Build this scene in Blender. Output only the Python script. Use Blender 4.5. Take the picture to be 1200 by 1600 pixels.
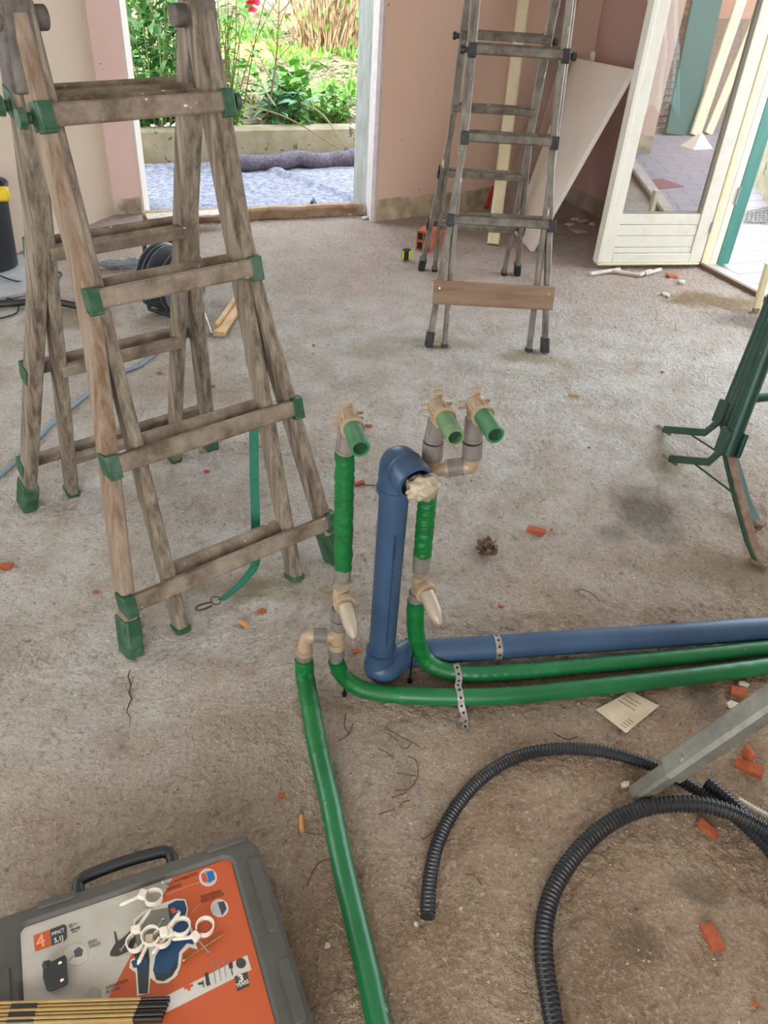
import bpy, bmesh, math, random
import numpy as np
from mathutils import Vector, Matrix, Quaternion, noise
random.seed(7)
V = Vector; PI = math.pi
for o in list(bpy.data.objects): bpy.data.objects.remove(o)
scene = bpy.context.scene
COL = scene.collection

# ------------------------------------------------------------------ camera
F, PITCH, ROLL, CH = 1255.0, math.radians(36.8), math.radians(4.0), 1.55
_rt = V((1, 0, 0)); _up = V((0, math.sin(PITCH), math.cos(PITCH))); FW = V((0, math.cos(PITCH), -math.sin(PITCH)))
RI = _rt * math.cos(ROLL) + _up * math.sin(ROLL)
UP = _up * math.cos(ROLL) - _rt * math.sin(ROLL)
CAM = V((0, 0, CH))
cd = bpy.data.cameras.new('camera'); cam = bpy.data.objects.new('camera', cd); COL.objects.link(cam)
cd.sensor_fit = 'VERTICAL'; cd.sensor_height = 36.0; cd.lens = F / 1600 * 36.0
cd.clip_start = 0.02; cd.clip_end = 200
m = Matrix((RI, UP, -FW)).transposed().to_4x4(); m.translation = CAM
cam.matrix_world = m
scene.camera = cam

# ------------------------------------------------------------------ world, sun, added interior fill, exposure
w = bpy.data.worlds.new('sky'); scene.world = w; w.use_nodes = True
bg = w.node_tree.nodes['Background']; bg.inputs[0].default_value = (0.80, 0.90, 1.0, 1); bg.inputs[1].default_value = 4.5
sd = bpy.data.lights.new('sun', 'SUN'); sd.energy = 3.0; sd.angle = math.radians(0.8); sd.color = (1, .93, .8)
sun = bpy.data.objects.new('sun', sd); COL.objects.link(sun)
sun.rotation_euler = V((.25, .85, -1.05)).to_track_quat('-Z', 'Y').to_euler()
def area(name, loc, look, sx, sy, energy, color=(1, 1, 1)):
    l = bpy.data.lights.new(name, 'AREA'); l.shape = 'RECTANGLE'; l.size = sx; l.size_y = sy; l.energy = energy; l.color = color
    o = bpy.data.objects.new(name, l); COL.objects.link(o); o.location = loc
    o.rotation_euler = (V(look) - V(loc)).to_track_quat('-Z', 'Z').to_euler(); return o
area('fill_light_rear', (-.4, -2.15, 1.5), (-.1, 2.5, .5), 2.6, 1.7, 33, (1, .95, .89))  # added fill behind the camera, boosts the interior
area('fill_light_side', (-3.35, 1.6, 1.5), (-.5, 1.9, .6), 1.6, 1.4, 8, (1, .97, .93))  # weak fill added at the unseen left side of the room
vs = scene.view_settings; vs.view_transform = 'Standard'; vs.look = 'None'; vs.exposure = 0.68; vs.gamma = 1.0; vs.use_curve_mapping = False

# ------------------------------------------------------------------ helpers
def ray(px, py): return ((px - 600) * RI - (py - 800) * UP + F * FW).normalized()
def P(px, py, z=0.0):
    d = ray(px, py); return CAM + d * ((z - CH) / d.z)
def PY(px, py, Y):
    d = ray(px, py); return CAM + d * (Y / d.y)
def PL(px, py, p0, n):
    d = ray(px, py); return CAM + d * ((V(p0) - CAM).dot(n) / d.dot(n))

def srgb(c):
    if isinstance(c, str):
        c = [int(c[i:i + 2], 16) / 255 for i in (0, 2, 4)]
    return tuple((x / 12.92 if x <= .04045 else ((x + .055) / 1.055) ** 2.4) for x in c) + (1,)

def mat(name, col, rough=.6, metal=0, col2=None, scale=8, detail=6, lo=.35, hi=.65, bump=0, bscale=None, bdist=.002, stretch=None, spec=None, speck=None, speck_t=.68, speck_s=60, trans=0, coord='Object'):
    m = bpy.data.materials.new(name); m.use_nodes = True
    nt = m.node_tree; N = nt.nodes; L = nt.links; b = N['Principled BSDF']
    b.inputs['Base Color'].default_value = srgb(col); b.inputs['Roughness'].default_value = rough; b.inputs['Metallic'].default_value = metal
    if spec is not None: b.inputs['Specular IOR Level'].default_value = spec
    if trans: b.inputs['Transmission Weight'].default_value = trans
    tc = N.new('ShaderNodeTexCoord'); mp = N.new('ShaderNodeMapping'); L.new(tc.outputs[coord], mp.inputs[0])
    if stretch: mp.inputs['Scale'].default_value = stretch
    def nz(s, d=6):
        n = N.new('ShaderNodeTexNoise'); n.inputs['Scale'].default_value = s; n.inputs['Detail'].default_value = d; n.inputs['Roughness'].default_value = .65
        L.new(mp.outputs[0], n.inputs['Vector']); return n.outputs['Fac']
    def rng(f, a, c):
        r = N.new('ShaderNodeMapRange'); r.inputs[1].default_value = a; r.inputs[2].default_value = c; L.new(f, r.inputs[0]); return r.outputs[0]
    cur = None
    if col2:
        mx = N.new('ShaderNodeMix'); mx.data_type = 'RGBA'; L.new(rng(nz(scale, detail), lo, hi), mx.inputs[0])
        mx.inputs[6].default_value = srgb(col); mx.inputs[7].default_value = srgb(col2); cur = mx.outputs[2]
    if speck:
        mx = N.new('ShaderNodeMix'); mx.data_type = 'RGBA'; L.new(rng(nz(speck_s, 3), speck_t, speck_t + .04), mx.inputs[0])
        if cur: L.new(cur, mx.inputs[6])
        else: mx.inputs[6].default_value = srgb(col)
        mx.inputs[7].default_value = srgb(speck); cur = mx.outputs[2]
    if cur: L.new(cur, b.inputs['Base Color'])
    if bump:
        bp = N.new('ShaderNodeBump'); bp.inputs['Strength'].default_value = bump; bp.inputs['Distance'].default_value = bdist
        L.new(nz(bscale or scale * 4), bp.inputs['Height']); L.new(bp.outputs[0], b.inputs['Normal'])
    return m

class MB:
    def __init__(s): s.v = []; s.f = []
    def add(s, vs, fs):
        k = len(s.v); s.v += [V(x) for x in vs]; s.f += [tuple(i + k for i in f) for f in fs]; return s
    def prism(s, poly, z0, z1):
        n = len(poly)
        a = sum(poly[i][0] * poly[(i + 1) % n][1] - poly[(i + 1) % n][0] * poly[i][1] for i in range(n))
        if a < 0: poly = poly[::-1]
        vs = [V((p[0], p[1], z0)) for p in poly] + [V((p[0], p[1], z1)) for p in poly]
        return s.add(vs, [tuple(range(n - 1, -1, -1)), tuple(range(n, 2 * n))] + [(i, (i + 1) % n, n + (i + 1) % n, n + i) for i in range(n)])
    def slab(s, poly, off):      # polygon in space extruded by vector off
        poly = [V(p) for p in poly]; off = V(off); n = len(poly)
        nn = V((0, 0, 0))
        for i in range(n): nn += poly[i].cross(poly[(i + 1) % n])
        if nn.dot(off) < 0: poly = poly[::-1]
        return s.add(poly + [p + off for p in poly], [tuple(range(n - 1, -1, -1)), tuple(range(n, 2 * n))] + [(i, (i + 1) % n, n + (i + 1) % n, n + i) for i in range(n)])
    def box(s, c, sx, sy, sz, X=(1, 0, 0), Y=(0, 1, 0), Z=None):
        X = V(X).normalized(); Y = V(Y); Y = (Y - X * Y.dot(X)).normalized(); Z = X.cross(Y) if Z is None else V(Z); c = V(c)
        vs = [c + X * (a * sx / 2) + Y * (b * sy / 2) + Z * (d * sz / 2) for d in (-1, 1) for a, b in ((-1, -1), (1, -1), (1, 1), (-1, 1))]
        return s.add(vs, [(3, 2, 1, 0), (4, 5, 6, 7), (0, 1, 5, 4), (1, 2, 6, 5), (2, 3, 7, 6), (3, 0, 4, 7)])
    def bar(s, path, side, w, h):     # rectangular section swept along a path; side = direction of w
        path = [V(p) for p in path]; S = V(side).normalized(); rings = []
        for i, p in enumerate(path):
            t = (path[min(i + 1, len(path) - 1)] - path[max(i - 1, 0)]).normalized()
            a = (S - t * S.dot(t)).normalized(); b = t.cross(a)
            c = min(w, h) * .18
            rings.append([p + a * x + b * y for x, y in ((-w / 2 + c, -h / 2), (w / 2 - c, -h / 2), (w / 2, -h / 2 + c), (w / 2, h / 2 - c), (w / 2 - c, h / 2), (-w / 2 + c, h / 2), (-w / 2, h / 2 - c), (-w / 2, -h / 2 + c))])
        n = 8; vs = [q for r in rings for q in r]
        fs = [(j * n + i, j * n + (i + 1) % n, (j + 1) * n + (i + 1) % n, (j + 1) * n + i) for j in range(len(path) - 1) for i in range(n)]
        fs += [tuple(range(n - 1, -1, -1)), tuple((len(path) - 1) * n + i for i in range(n))]
        return s.add(vs, fs)
    def tube(s, path, r, seg=16, caps=True, flat=None):  # r number or list or function of index
        path = [V(p) for p in path]; n = len(path)
        R = (lambda i: r) if isinstance(r, (int, float)) else ((lambda i: r[i]) if isinstance(r, (list, tuple)) else r)
        T = [(path[min(i + 1, n - 1)] - path[max(i - 1, 0)]) for i in range(n)]
        for i in range(n): T[i] = T[i].normalized() if T[i].length > 1e-9 else (T[i - 1] if i else V((0, 0, 1)))
        a = T[0].orthogonal().normalized() if abs(T[0].z) > .9 else (V((0, 0, 1)) - T[0] * T[0].z).normalized()
        vs = []
        for i in range(n):
            a = (a - T[i] * a.dot(T[i])).normalized(); b = T[i].cross(a)
            rr = R(i)
            for k in range(seg):
                th = 2 * PI * k / seg
                vs.append(path[i] + a * (math.cos(th) * rr * (flat or 1)) + b * (math.sin(th) * rr))
        fs = [(j * seg + i, j * seg + (i + 1) % seg, (j + 1) * seg + (i + 1) % seg, (j + 1) * seg + i) for j in range(n - 1) for i in range(seg)]
        if caps: fs += [tuple(range(seg - 1, -1, -1)), tuple((n - 1) * seg + i for i in range(seg))]
        return s.add(vs, fs)
    def cyl(s, p0, p1, r, r1=None, seg=20): return s.tube([p0, p1], [r, r if r1 is None else r1], seg)
    def pipe(s, p0, p1, r, ri, seg=24):   # open hollow cylinder, p0 -> p1
        p0 = V(p0); p1 = V(p1); d = (p1 - p0)
        return s.tube([p0, p0, p1, p1, p0 + d * .02, p0 + d * .01], [ri * .2, r, r, ri, ri, 0.0001], seg, caps=False) if False else s.hollow(p0, p1, r, ri, seg)
    def hollow(s, p0, p1, r, ri, seg):
        d = (p1 - p0).normalized(); a = d.orthogonal().normalized(); b = d.cross(a); vs = []
        for p, q in ((p0, r), (p1, r), (p1, ri), (p0 + d * .004, ri)):
            for k in range(seg): vs.append(p + a * math.cos(2 * PI * k / seg) * q + b * math.sin(2 * PI * k / seg) * q)
        fs = [(j * seg + i, j * seg + (i + 1) % seg, (j + 1) * seg + (i + 1) % seg, (j + 1) * seg + i) for j in range(3) for i in range(seg)]
        fs += [tuple(range(seg - 1, -1, -1)), tuple(3 * seg + i for i in range(seg))]
        return s.add(vs, fs)
    def torus(s, c, n, R, r, seg=24, rs=8, a0=0, a1=2 * PI, ax=None, sx=1):
        n = V(n).normalized(); a = n.orthogonal().normalized() if ax is None else V(ax).normalized(); b = n.cross(a)
        pts = [V(c) + a * math.cos(a0 + (a1 - a0) * k / seg) * R * sx + b * math.sin(a0 + (a1 - a0) * k / seg) * R for k in range(seg + 1)]
        return s.tube(pts, r, rs)
    def chunk(s, c, sx, sy, sz, seed, rot=0.):      # broken stone / brick lump
        rd = random.Random(seed); c = V(c); bm = bmesh.new(); bmesh.ops.create_icosphere(bm, subdivisions=1, radius=1)
        q = Matrix.Rotation(rot, 3, 'Z')
        vs = [c + q @ V((v.co.x * sx * rd.uniform(.7, 1.1), v.co.y * sy * rd.uniform(.7, 1.1), max(-.6, min(.75, v.co.z)) * sz * rd.uniform(.85, 1.1))) for v in bm.verts]
        fs = [tuple(v.index for v in f.verts) for f in bm.faces]; bm.free(); return s.add(vs, fs)
    def build(s, name, mt, parent=None, smooth=35, bevel=0, solid=0):
        me = bpy.data.meshes.new(name)
        if parent is not None:
            org = V((0, 0, 0)); q = parent
            while q is not None: org += q.location; q = q.parent
        else:
            xs = [v.x for v in s.v]; ys = [v.y for v in s.v]; zs = [v.z for v in s.v]
            org = V(((min(xs) + max(xs)) / 2, (min(ys) + max(ys)) / 2, min(zs)))
        me.from_pydata([v - org for v in s.v], [], s.f); me.update()
        bm = bmesh.new(); bm.from_mesh(me); bmesh.ops.recalc_face_normals(bm, faces=bm.faces); bm.to_mesh(me); bm.free()
        if smooth:
            for p in me.polygons: p.use_smooth = True
            me.set_sharp_from_angle(angle=math.radians(smooth))
        me.materials.append(mt)
        o = bpy.data.objects.new(name, me); COL.objects.link(o)
        if parent is None: o.location = org
        else: o.parent = parent
        if bevel:
            b = o.modifiers.new('bevel', 'BEVEL'); b.width = bevel; b.segments = 2; b.limit_method = 'ANGLE'; b.angle_limit = math.radians(40)
        if solid:
            b = o.modifiers.new('solid', 'SOLIDIFY'); b.thickness = solid; b.offset = 0
        return o

def tag(o, label=None, cat=None, group=None, kind=None):
    if label: o['label'] = label
    if cat: o['category'] = cat
    if group: o['group'] = group
    if kind: o['kind'] = kind
    return o
def thing(name, label, cat, loc, group=None):
    o = bpy.data.objects.new(name, None); COL.objects.link(o); o.location = V(loc); o.empty_display_size = .1
    return tag(o, label, cat, group)
def struct(name, mb, mt, **k): return tag(mb.build(name, mt, **k), kind='structure')

def spline(pts, step=.01):      # Catmull-Rom, resampled
    pts = [V(p) for p in pts]; q = [2 * pts[0] - pts[1]] + pts + [2 * pts[-1] - pts[-2]]; out = []
    for i in range(1, len(q) - 2):
        n = max(2, int((q[i + 1] - q[i]).length / step))
        for k in range(n):
            t = k / n
            out.append(.5 * ((2 * q[i]) + (q[i + 1] - q[i - 1]) * t + (2 * q[i - 1] - 5 * q[i] + 4 * q[i + 1] - q[i + 2]) * t * t + (3 * q[i] - q[i - 1] - 3 * q[i + 1] + q[i + 2]) * t ** 3))
    out.append(pts[-1]); return out

# ------------------------------------------------------------------ materials
M = {}
M['wood_old'] = mat('weathered_wood', '54473a', .75, col2='948773', scale=11, lo=.36, hi=.68, stretch=(6, 6, .22), bump=.6, bscale=55, bdist=.002, speck='c4beb2', speck_t=.71, speck_s=30)
M['wood_rung'] = mat('rung_wood', '5b4c3c', .75, col2='918270', scale=14, bump=.5, bscale=70, speck='d0c8b8', speck_t=.68, speck_s=45)
M['wood_warm'] = mat('stained_wood', '6b5035', .7, col2='958470', scale=9, stretch=(5, 5, .25), bump=.6, bscale=50, speck='cbc4b5', speck_t=.72, speck_s=26)
M['wood_dark'] = mat('dark_hinge', '3a332c', .7, col2='6a6056', scale=20, bump=.7, bscale=60, bdist=.004)
M['green_cap'] = mat('green_plastic', '1b492c', .55, col2='55695a', scale=22, lo=.45, hi=.75, bump=.3, bscale=80)
M['black_cap'] = mat('black_plastic', '1d1d1d', .5, col2='4a4844', scale=30, lo=.5, hi=.8)
M['lad2'] = mat('grey_ladder_metal', '595148', .5, .25, col2='8b8377', scale=12, stretch=(2, 2, .6), bump=.4, bscale=60, speck='ddd8cc', speck_t=.66, speck_s=26)
M['lad2_rung'] = mat('grey_ladder_rung', '51493f', .5, .2, col2='7d7569', scale=20, bump=.4, bscale=60, speck='cfc9bd', speck_t=.69, speck_s=30)
M['plank'] = mat('plank_wood', '7b5f48', .7, col2='937a62', scale=10, stretch=(.4, 3, 3), bump=.4)
M['new_wood'] = mat('raw_pine', 'b08a5e', .7, col2='c9a678', scale=10, bump=.2)
M['beam'] = mat('threshold_timber', '7a5b42', .8, col2='a98f72', scale=9, bump=.7, bscale=30, bdist=.006)
M['insul'] = mat('green_insulation', '0b592c', .38, col2='1b6b3e', scale=5, speck='7c9a7a', speck_t=.70, speck_s=38, bump=.18, bscale=20, bdist=.003)
M['tape'] = mat('green_tape', '035a24', .42, col2='066b2e', scale=12, bump=.5, bscale=26, bdist=.006, stretch=(1, 1, 3))
M['blue'] = mat('blue_drain_plastic', '2f4560', .42, col2='38526d', scale=6, speck='8a8f94', speck_t=.74, speck_s=40)
M['grey_fit'] = mat('grey_coupling', '807970', .6, col2='6c665f', scale=20)
M['cream_fit'] = mat('beige_fitting', 'ab957a', .4, col2='9c866b', scale=20)
M['plug'] = mat('green_plug', '2b6a40', .45, col2='4f7d57', scale=20)
M['plug_olive'] = mat('olive_plug', '4d7148', .5, col2='6f8a62', scale=20)
M['plug_in'] = mat('plug_bore', '12331c', .8)
M['cap'] = mat('milky_cap', 'b8aa94', .35, trans=.25)
M['poly_bag'] = mat('milky_film', 'b5a88f', .3, col2='94886f', scale=25, bump=.6, bscale=30, bdist=.01)
M['galv'] = mat('galvanised_steel', '9c988e', .38, .7, col2='c0bdb5', scale=30)
M['steel'] = mat('zinc_steel', 'b5b9bb', .3, .9)
M['black_steel'] = mat('black_bolt', '1a1a1a', .45, .3)
M['prop'] = mat('dull_prop_steel', '6f6f67', .5, .45, col2='8f8c80', scale=16, bump=.2, speck='a9a190', speck_t=.7, speck_s=50)
M['prop_dark'] = mat('dirty_prop_steel', '5e5c54', .6, .35, col2='807a6c', scale=20, bump=.3)
M['conduit'] = mat('black_conduit', '1c1d20', .38, col2='2c2c2e', scale=14)
M['conduit_tan'] = mat('beige_conduit', 'cfc5ae', .5)
M['trestle'] = mat('trestle_green', '173f31', .42, .1, col2='24493a', scale=8, speck='9a9d90', speck_t=.72, speck_s=60)
M['trestle_rust'] = mat('mud_caked_steel', '6b5543', .85, col2='8a7560', scale=30, bump=.8, bscale=50, bdist=.004)
M['white_paint'] = mat('cream_door_paint', 'd6d3c4', .45, col2='c8c4b2', scale=12, lo=.5, hi=.8)
M['yellow_paint'] = mat('old_cream_paint', 'd8cdab', .5, col2='cabf9a', scale=12)
M['groove'] = mat('panel_groove', '8f8b7c', .8)
M['panel'] = mat('white_board', 'e4dcd2', .4, col2='dcd2c6', scale=5)
M['panel_edge'] = mat('board_edge', 'b7aca0', .6)
M['shutter'] = mat('sea_green_paint', '276757', .5, col2='337566', scale=10, stretch=(2, 2, .4))
M['shutter_dk'] = mat('dark_green_paint', '2c5a4c', .5)
M['brick'] = mat('red_brick', 'a5552f', .85, col2='8f4527', scale=40, bump=.5, bscale=80)
M['brick_b'] = mat('red_brick_block', 'b5694a', .85, col2='9c5238', scale=30, bump=.5, bscale=60)
M['brick_dark'] = mat('brick_cavity', '2a1712', .9)
M['rubble'] = mat('plaster_rubble', 'c9bfb2', .85, col2='a89c8e', scale=40, bump=.4)
M['leaf_dry'] = mat('dry_leaf', '5a4436', .8, col2='7b6350', scale=60, bump=.8, bscale=80, bdist=.004)
M['wire'] = mat('rusty_wire', '5a3f33', .7)
M['strap'] = mat('green_webbing', '0a6149', .6, col2='0f7055', scale=60, bump=.4, bscale=300, bdist=.001)
M['rust'] = mat('rusty_clip', '5e4c3c', .5, .5)
M['tape_y'] = mat('tape_yellow', 'c9cf2a', .5); M['tape_k'] = mat('tape_black', '20211f', .5)
M['red'] = mat('red_handle', 'a3202a', .5)
M['cable'] = mat('black_cable', '1b1c1e', .5); M['cable_grey'] = mat('grey_blue_cable', '71808c', .5)
M['reel'] = mat('reel_grey', '4f5356', .5, col2='5d6163', scale=20)
M['cloth_grey'] = mat('grey_glove', '5b5f66', .9, col2='787b80', scale=20, bump=.5)
M['bin'] = mat('bin_navy', '22262e', .5); M['bin_yellow'] = mat('bin_yellow', 'd5b81e', .5)
M['slab'] = mat('marble_slab', 'b8bbba', .35, col2='9fa3a4', scale=9)
M['paper'] = mat('dusty_paper', 'c9bca3', .8, col2='b5a486', scale=18)
M['white'] = mat('white_plastic', 'd9cfbd', .4); M['brass'] = mat('brass_screw', 'a8843c', .35, .7)
M['tan'] = mat('ruler_wood', 'a98c52', .55, col2='967a45', scale=30); M['ruler_black'] = mat('ruler_tip', '221c17', .5)
M['case'] = mat('case_grey', '42403b', .6, col2='504d46', scale=5, bump=.15, bscale=120, speck='8f8b80', speck_t=.73, speck_s=70)
M['case_dk'] = mat('case_recess', '3d3c38', .65, col2='4a4943', scale=9)
M['case_black'] = mat('case_handle', '26282a', .5)
M['butt'] = mat('cork_filter', 'c48a55', .8)

# ------------------------------------------------------------------ setting: room
def plaster(name, col, col2, strip=None, strip_z=.13, mott=1.6):
    m = bpy.data.materials.new(name); m.use_nodes = True; nt = m.node_tree; N = nt.nodes; L = nt.links; b = N['Principled BSDF']; b.inputs['Roughness'].default_value = .8
    g = N.new('ShaderNodeNewGeometry')
    def nz(s, d=6):
        n = N.new('ShaderNodeTexNoise'); n.inputs['Scale'].default_value = s; n.inputs['Detail'].default_value = d; L.new(g.outputs['Position'], n.inputs['Vector']); return n.outputs['Fac']
    def rng(f, a, c):
        r = N.new('ShaderNodeMapRange'); r.inputs[1].default_value = a; r.inputs[2].default_value = c; L.new(f, r.inputs[0]); return r.outputs[0]
    def mix(f, a, c):
        x = N.new('ShaderNodeMix'); x.data_type = 'RGBA'; L.new(f, x.inputs[0])
        for s, q in ((x.inputs[6], a), (x.inputs[7], c)):
            if isinstance(q, str): s.default_value = srgb(q)
            else: L.new(q, s)
        return x.outputs[2]
    c = mix(rng(nz(mott), .35, .7), col, col2)
    c = mix(rng(nz(28, 2), .76, .8), c, '7a6656')
    if strip:
        sp = N.new('ShaderNodeSeparateXYZ'); L.new(g.outputs['Position'], sp.inputs[0])
        ad = N.new('ShaderNodeMath'); ad.operation = 'MULTIPLY_ADD'; L.new(nz(9, 8), ad.inputs[0]); ad.inputs[1].default_value = .05; L.new(sp.outputs[2], ad.inputs[2])
        st = mix(rng(nz(10), .35, .65), strip, '8f806a')
        c = mix(rng(ad.outputs[0], strip_z + .03, strip_z + .02), c, st)
    L.new(c, b.inputs['Base Color'])
    bp = N.new('ShaderNodeBump'); bp.inputs['Strength'].default_value = .25; bp.inputs['Distance'].default_value = .004; L.new(nz(45), bp.inputs['Height']); L.new(bp.outputs[0], b.inputs['Normal'])
    return m
M['pink'] = plaster('pink_plaster', 'd3b5a0', 'cdad98', 'c2b396')
M['pink_shaded'] = plaster('pink_plaster_shaded', 'bc9a90', 'b38f85', 'a8958a', .10)  # pink plaster of the unlit right wall, shade mixed into the colour
M['beige'] = plaster('beige_plaster', 'c6b49f', 'beac97')
M['pale_pink'] = plaster('pale_pink_plaster', 'e0c2b8', 'dabbb0', 'ccc0b4', .09)
M['ceiling'] = plaster('ceiling_white', 'd8d2c8', 'cfc8bc')
M['patio_wall'] = plaster('patio_plaster', 'd3a389', 'c9977f')

# floor material
def floor_mat():
    m = bpy.data.materials.new('rough_screed'); m.use_nodes = True; nt = m.node_tree; N = nt.nodes; L = nt.links; b = N['Principled BSDF']; b.inputs['Roughness'].default_value = .9
    b.inputs['Specular IOR Level'].default_value = .2
    g = N.new('ShaderNodeNewGeometry'); pos = g.outputs['Position']
    def nz(s, d=6, r=.6):
        n = N.new('ShaderNodeTexNoise'); n.inputs['Scale'].default_value = s; n.inputs['Detail'].default_value = d; n.inputs['Roughness'].default_value = r; L.new(pos, n.inputs['Vector']); return n.outputs['Fac']
    def rng(f, a, c, lo=0, hi=1):
        r = N.new('ShaderNodeMapRange'); r.inputs[1].default_value = a; r.inputs[2].default_value = c; r.inputs[3].default_value = lo; r.inputs[4].default_value = hi; L.new(f, r.inputs[0]); return r.outputs[0]
    def mth(op, a, c):
        x = N.new('ShaderNodeMath'); x.operation = op
        for s, q in zip(x.inputs, (a, c)):
            if isinstance(q, (int, float)): s.default_value = q
            else: L.new(q, s)
        return x.outputs[0]
    def mix(f, a, c):
        x = N.new('ShaderNodeMix'); x.data_type = 'RGBA'; L.new(f, x.inputs[0])
        for s, q in ((x.inputs[6], a), (x.inputs[7], c)):
            if isinstance(q, str): s.default_value = srgb(q)
            else: L.new(q, s)
        return x.outputs[2]
    def blob(x, y, rx, ry, amp=.6):
        vm = N.new('ShaderNodeVectorMath'); vm.operation = 'SUBTRACT'; L.new(pos, vm.inputs[0]); vm.inputs[1].default_value = (x, y, 0)
        v2 = N.new('ShaderNodeVectorMath'); v2.operation = 'DIVIDE'; L.new(vm.outputs[0], v2.inputs[0]); v2.inputs[1].default_value = (rx, ry, 10)
        ln = N.new('ShaderNodeVectorMath'); ln.operation = 'LENGTH'; L.new(v2.outputs[0], ln.inputs[0])
        d = mth('ADD', ln.outputs['Value'], mth('MULTIPLY', mth('SUBTRACT', nz(7, 8), .5), amp * 3))
        return rng(d, 1.25, .55)
    sp = N.new('ShaderNodeSeparateXYZ'); L.new(pos, sp.inputs[0])
    # tan screed near the front, paler further in: plaster dust and painted-in daylight
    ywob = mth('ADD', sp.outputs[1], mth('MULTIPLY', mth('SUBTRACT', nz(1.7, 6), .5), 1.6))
    dust_and_light = rng(mth('SUBTRACT', ywob, mth('MULTIPLY', sp.outputs[0], .8)), .75, 1.9)
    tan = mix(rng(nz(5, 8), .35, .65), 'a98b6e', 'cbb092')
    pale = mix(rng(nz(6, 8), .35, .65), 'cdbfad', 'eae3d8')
    c = mix(dust_and_light, tan, pale)
    # pinkish plaster dust by the back wall
    c = mix(mth('MULTIPLY', rng(mth('ADD', ywob, mth('MULTIPLY', nz(3), .6)), 3.7, 4.5), .65), c, 'ccb3a4')
    # grain; dark pits and pale flecks also paint the shade of the relief
    c = mix(mth('MULTIPLY', rng(nz(110, 4, .7), .52, .68), .55), c, 'ebe2d4')
    c = mix(mth('MULTIPLY', rng(nz(85, 5, .75), .47, .35), .45), c, '7b6650')
    c = mix(mth('MULTIPLY', rng(nz(30, 4, .7), .40, .30), .5), c, '75624c')
    for (px, py, rx, ry, col, k) in ((1010, 800, .11, .14, '7c7565', .75), (960, 830, .08, .06, '7c7565', .5), (1190, 900, .35, .12, '8d7a5a', .5), (1045, 720, .07, .14, '9a8a62', .6),
                               (680, 535, .18, .05, 'a09262', .5), (830, 560, .16, .05, 'a09262', .45), (400, 920, .25, .06, 'a08a5c', .5), (310, 600, .3, .14, 'b39a78', .4),
                               (1120, 470, .30, .12, '94794a', .75), (1165, 500, .2, .12, '5d4a34', .6), (1100, 1090, .05, .09, '6f6a5c', .6), (120, 500, .2, .12, '97805c', .6), (1000, 1470, .05, .05, '6f604a', .55), (1095, 1390, .05, .04, '6f604a', .5)):
        q = P(px, py); c = mix(mth('MULTIPLY', blob(q.x, q.y, rx, ry), k), c, col)
    # cement smears
    c = mix(mth('MULTIPLY', rng(nz(2.3, 8, .7), .60, .72), .4), c, '8b7f6e')
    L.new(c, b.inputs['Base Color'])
    h = mth('ADD', mth('MULTIPLY', nz(110, 4, .7), 1.0), mth('MULTIPLY', nz(50, 3), 1.0))
    bp = N.new('ShaderNodeBump'); bp.inputs['Strength'].default_value = 1.0; bp.inputs['Distance'].default_value = .035; L.new(h, bp.inputs['Height']); L.new(bp.outputs[0], b.inputs['Normal'])
    return m
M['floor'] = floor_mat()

OPL, OPR = V((-1.588, 4.916)), V((-.309, 5.424))     # opening at the outer face
LWC = V((-1.733, 4.857)); WR = V((-.189, 5.069)); CR = V((1.121, 5.861)); DH = V((1.718, 4.668))
RD = V((.4365, -.8997))                                # along the right wall, towards the camera
RN = V((.8997, .4365))                                 # out through the right wall
LD = (V((-2.034, 4.096)) - LWC).normalized()
LW2 = LWC + LD * .85; R2 = DH + RD * 2.9; R3 = R2 + RD * 1.75
REARY = -2.2
# the floor: a finely lumpy sheet
def inroom(x, y):
    pg = [(-2.6, -1), (2.6, -1), tuple(R2 + RN * .05), tuple(DH + RN * .02), tuple(CR + RN * .05 + V((-.5, .86)) * .05), tuple(WR + V((-.5, .86)) * .05), tuple(OPR), tuple(OPL), tuple(LWC + V((-.05, .05))), tuple(LW2 + V((-.1, 0)))]
    c = False
    for i in range(len(pg)):
        (xa, ya), (xb, yb) = pg[i], pg[i - 1]
        if (ya > y) != (yb > y) and x < (xb - xa) * (y - ya) / (yb - ya) + xa: c = not c
    return c
def floor_mesh():
    x0, x1, y0, y1, st = -2.2, 2.2, .45, 5.4, .0085
    nx, ny = int((x1 - x0) / st), int((y1 - y0) / st); vs = []
    for j in range(ny + 1):
        for i in range(nx + 1):
            x, y = x0 + i * st, y0 + j * st
            e = min(1, min(i, nx - i, j, ny - j) / 4)
            z = noise.noise(V((x * 22, y * 22, 0))) * .0030 + abs(noise.noise(V((x * 40, y * 40, 3)))) * .0085 + noise.noise(V((x * 75, y * 75, 6))) * .0050 + noise.noise(V((x * 5, y * 5, 9))) * .0015
            vs.append((x, y, z * e - .004))
    n = nx + 1
    fs = [(j * n + i, j * n + i + 1, (j + 1) * n + i + 1, (j + 1) * n + i) for j in range(ny) for i in range(nx) if y0 + j * st < 3.3 or inroom(x0 + i * st, y0 + j * st)]
    k = len(vs); rest = [(-3.45, REARY), (3.7, REARY), tuple(R3), tuple(R2), tuple(DH), tuple(CR), tuple(WR), tuple(OPR), tuple(OPL), tuple(LWC), tuple(LW2), (-3.45, LW2.y)]
    vs += [(q[0], q[1], -.010) for q in rest]; fs.append(tuple(range(k, k + len(rest))))
    me = bpy.data.meshes.new('floor'); me.from_pydata(vs, [], fs); me.update()
    for p in me.polygons: p.use_smooth = True
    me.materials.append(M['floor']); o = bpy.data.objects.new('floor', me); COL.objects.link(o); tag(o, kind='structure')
floor_mesh()
def pr(*pts): return [(p[0], p[1]) for p in pts]
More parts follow.
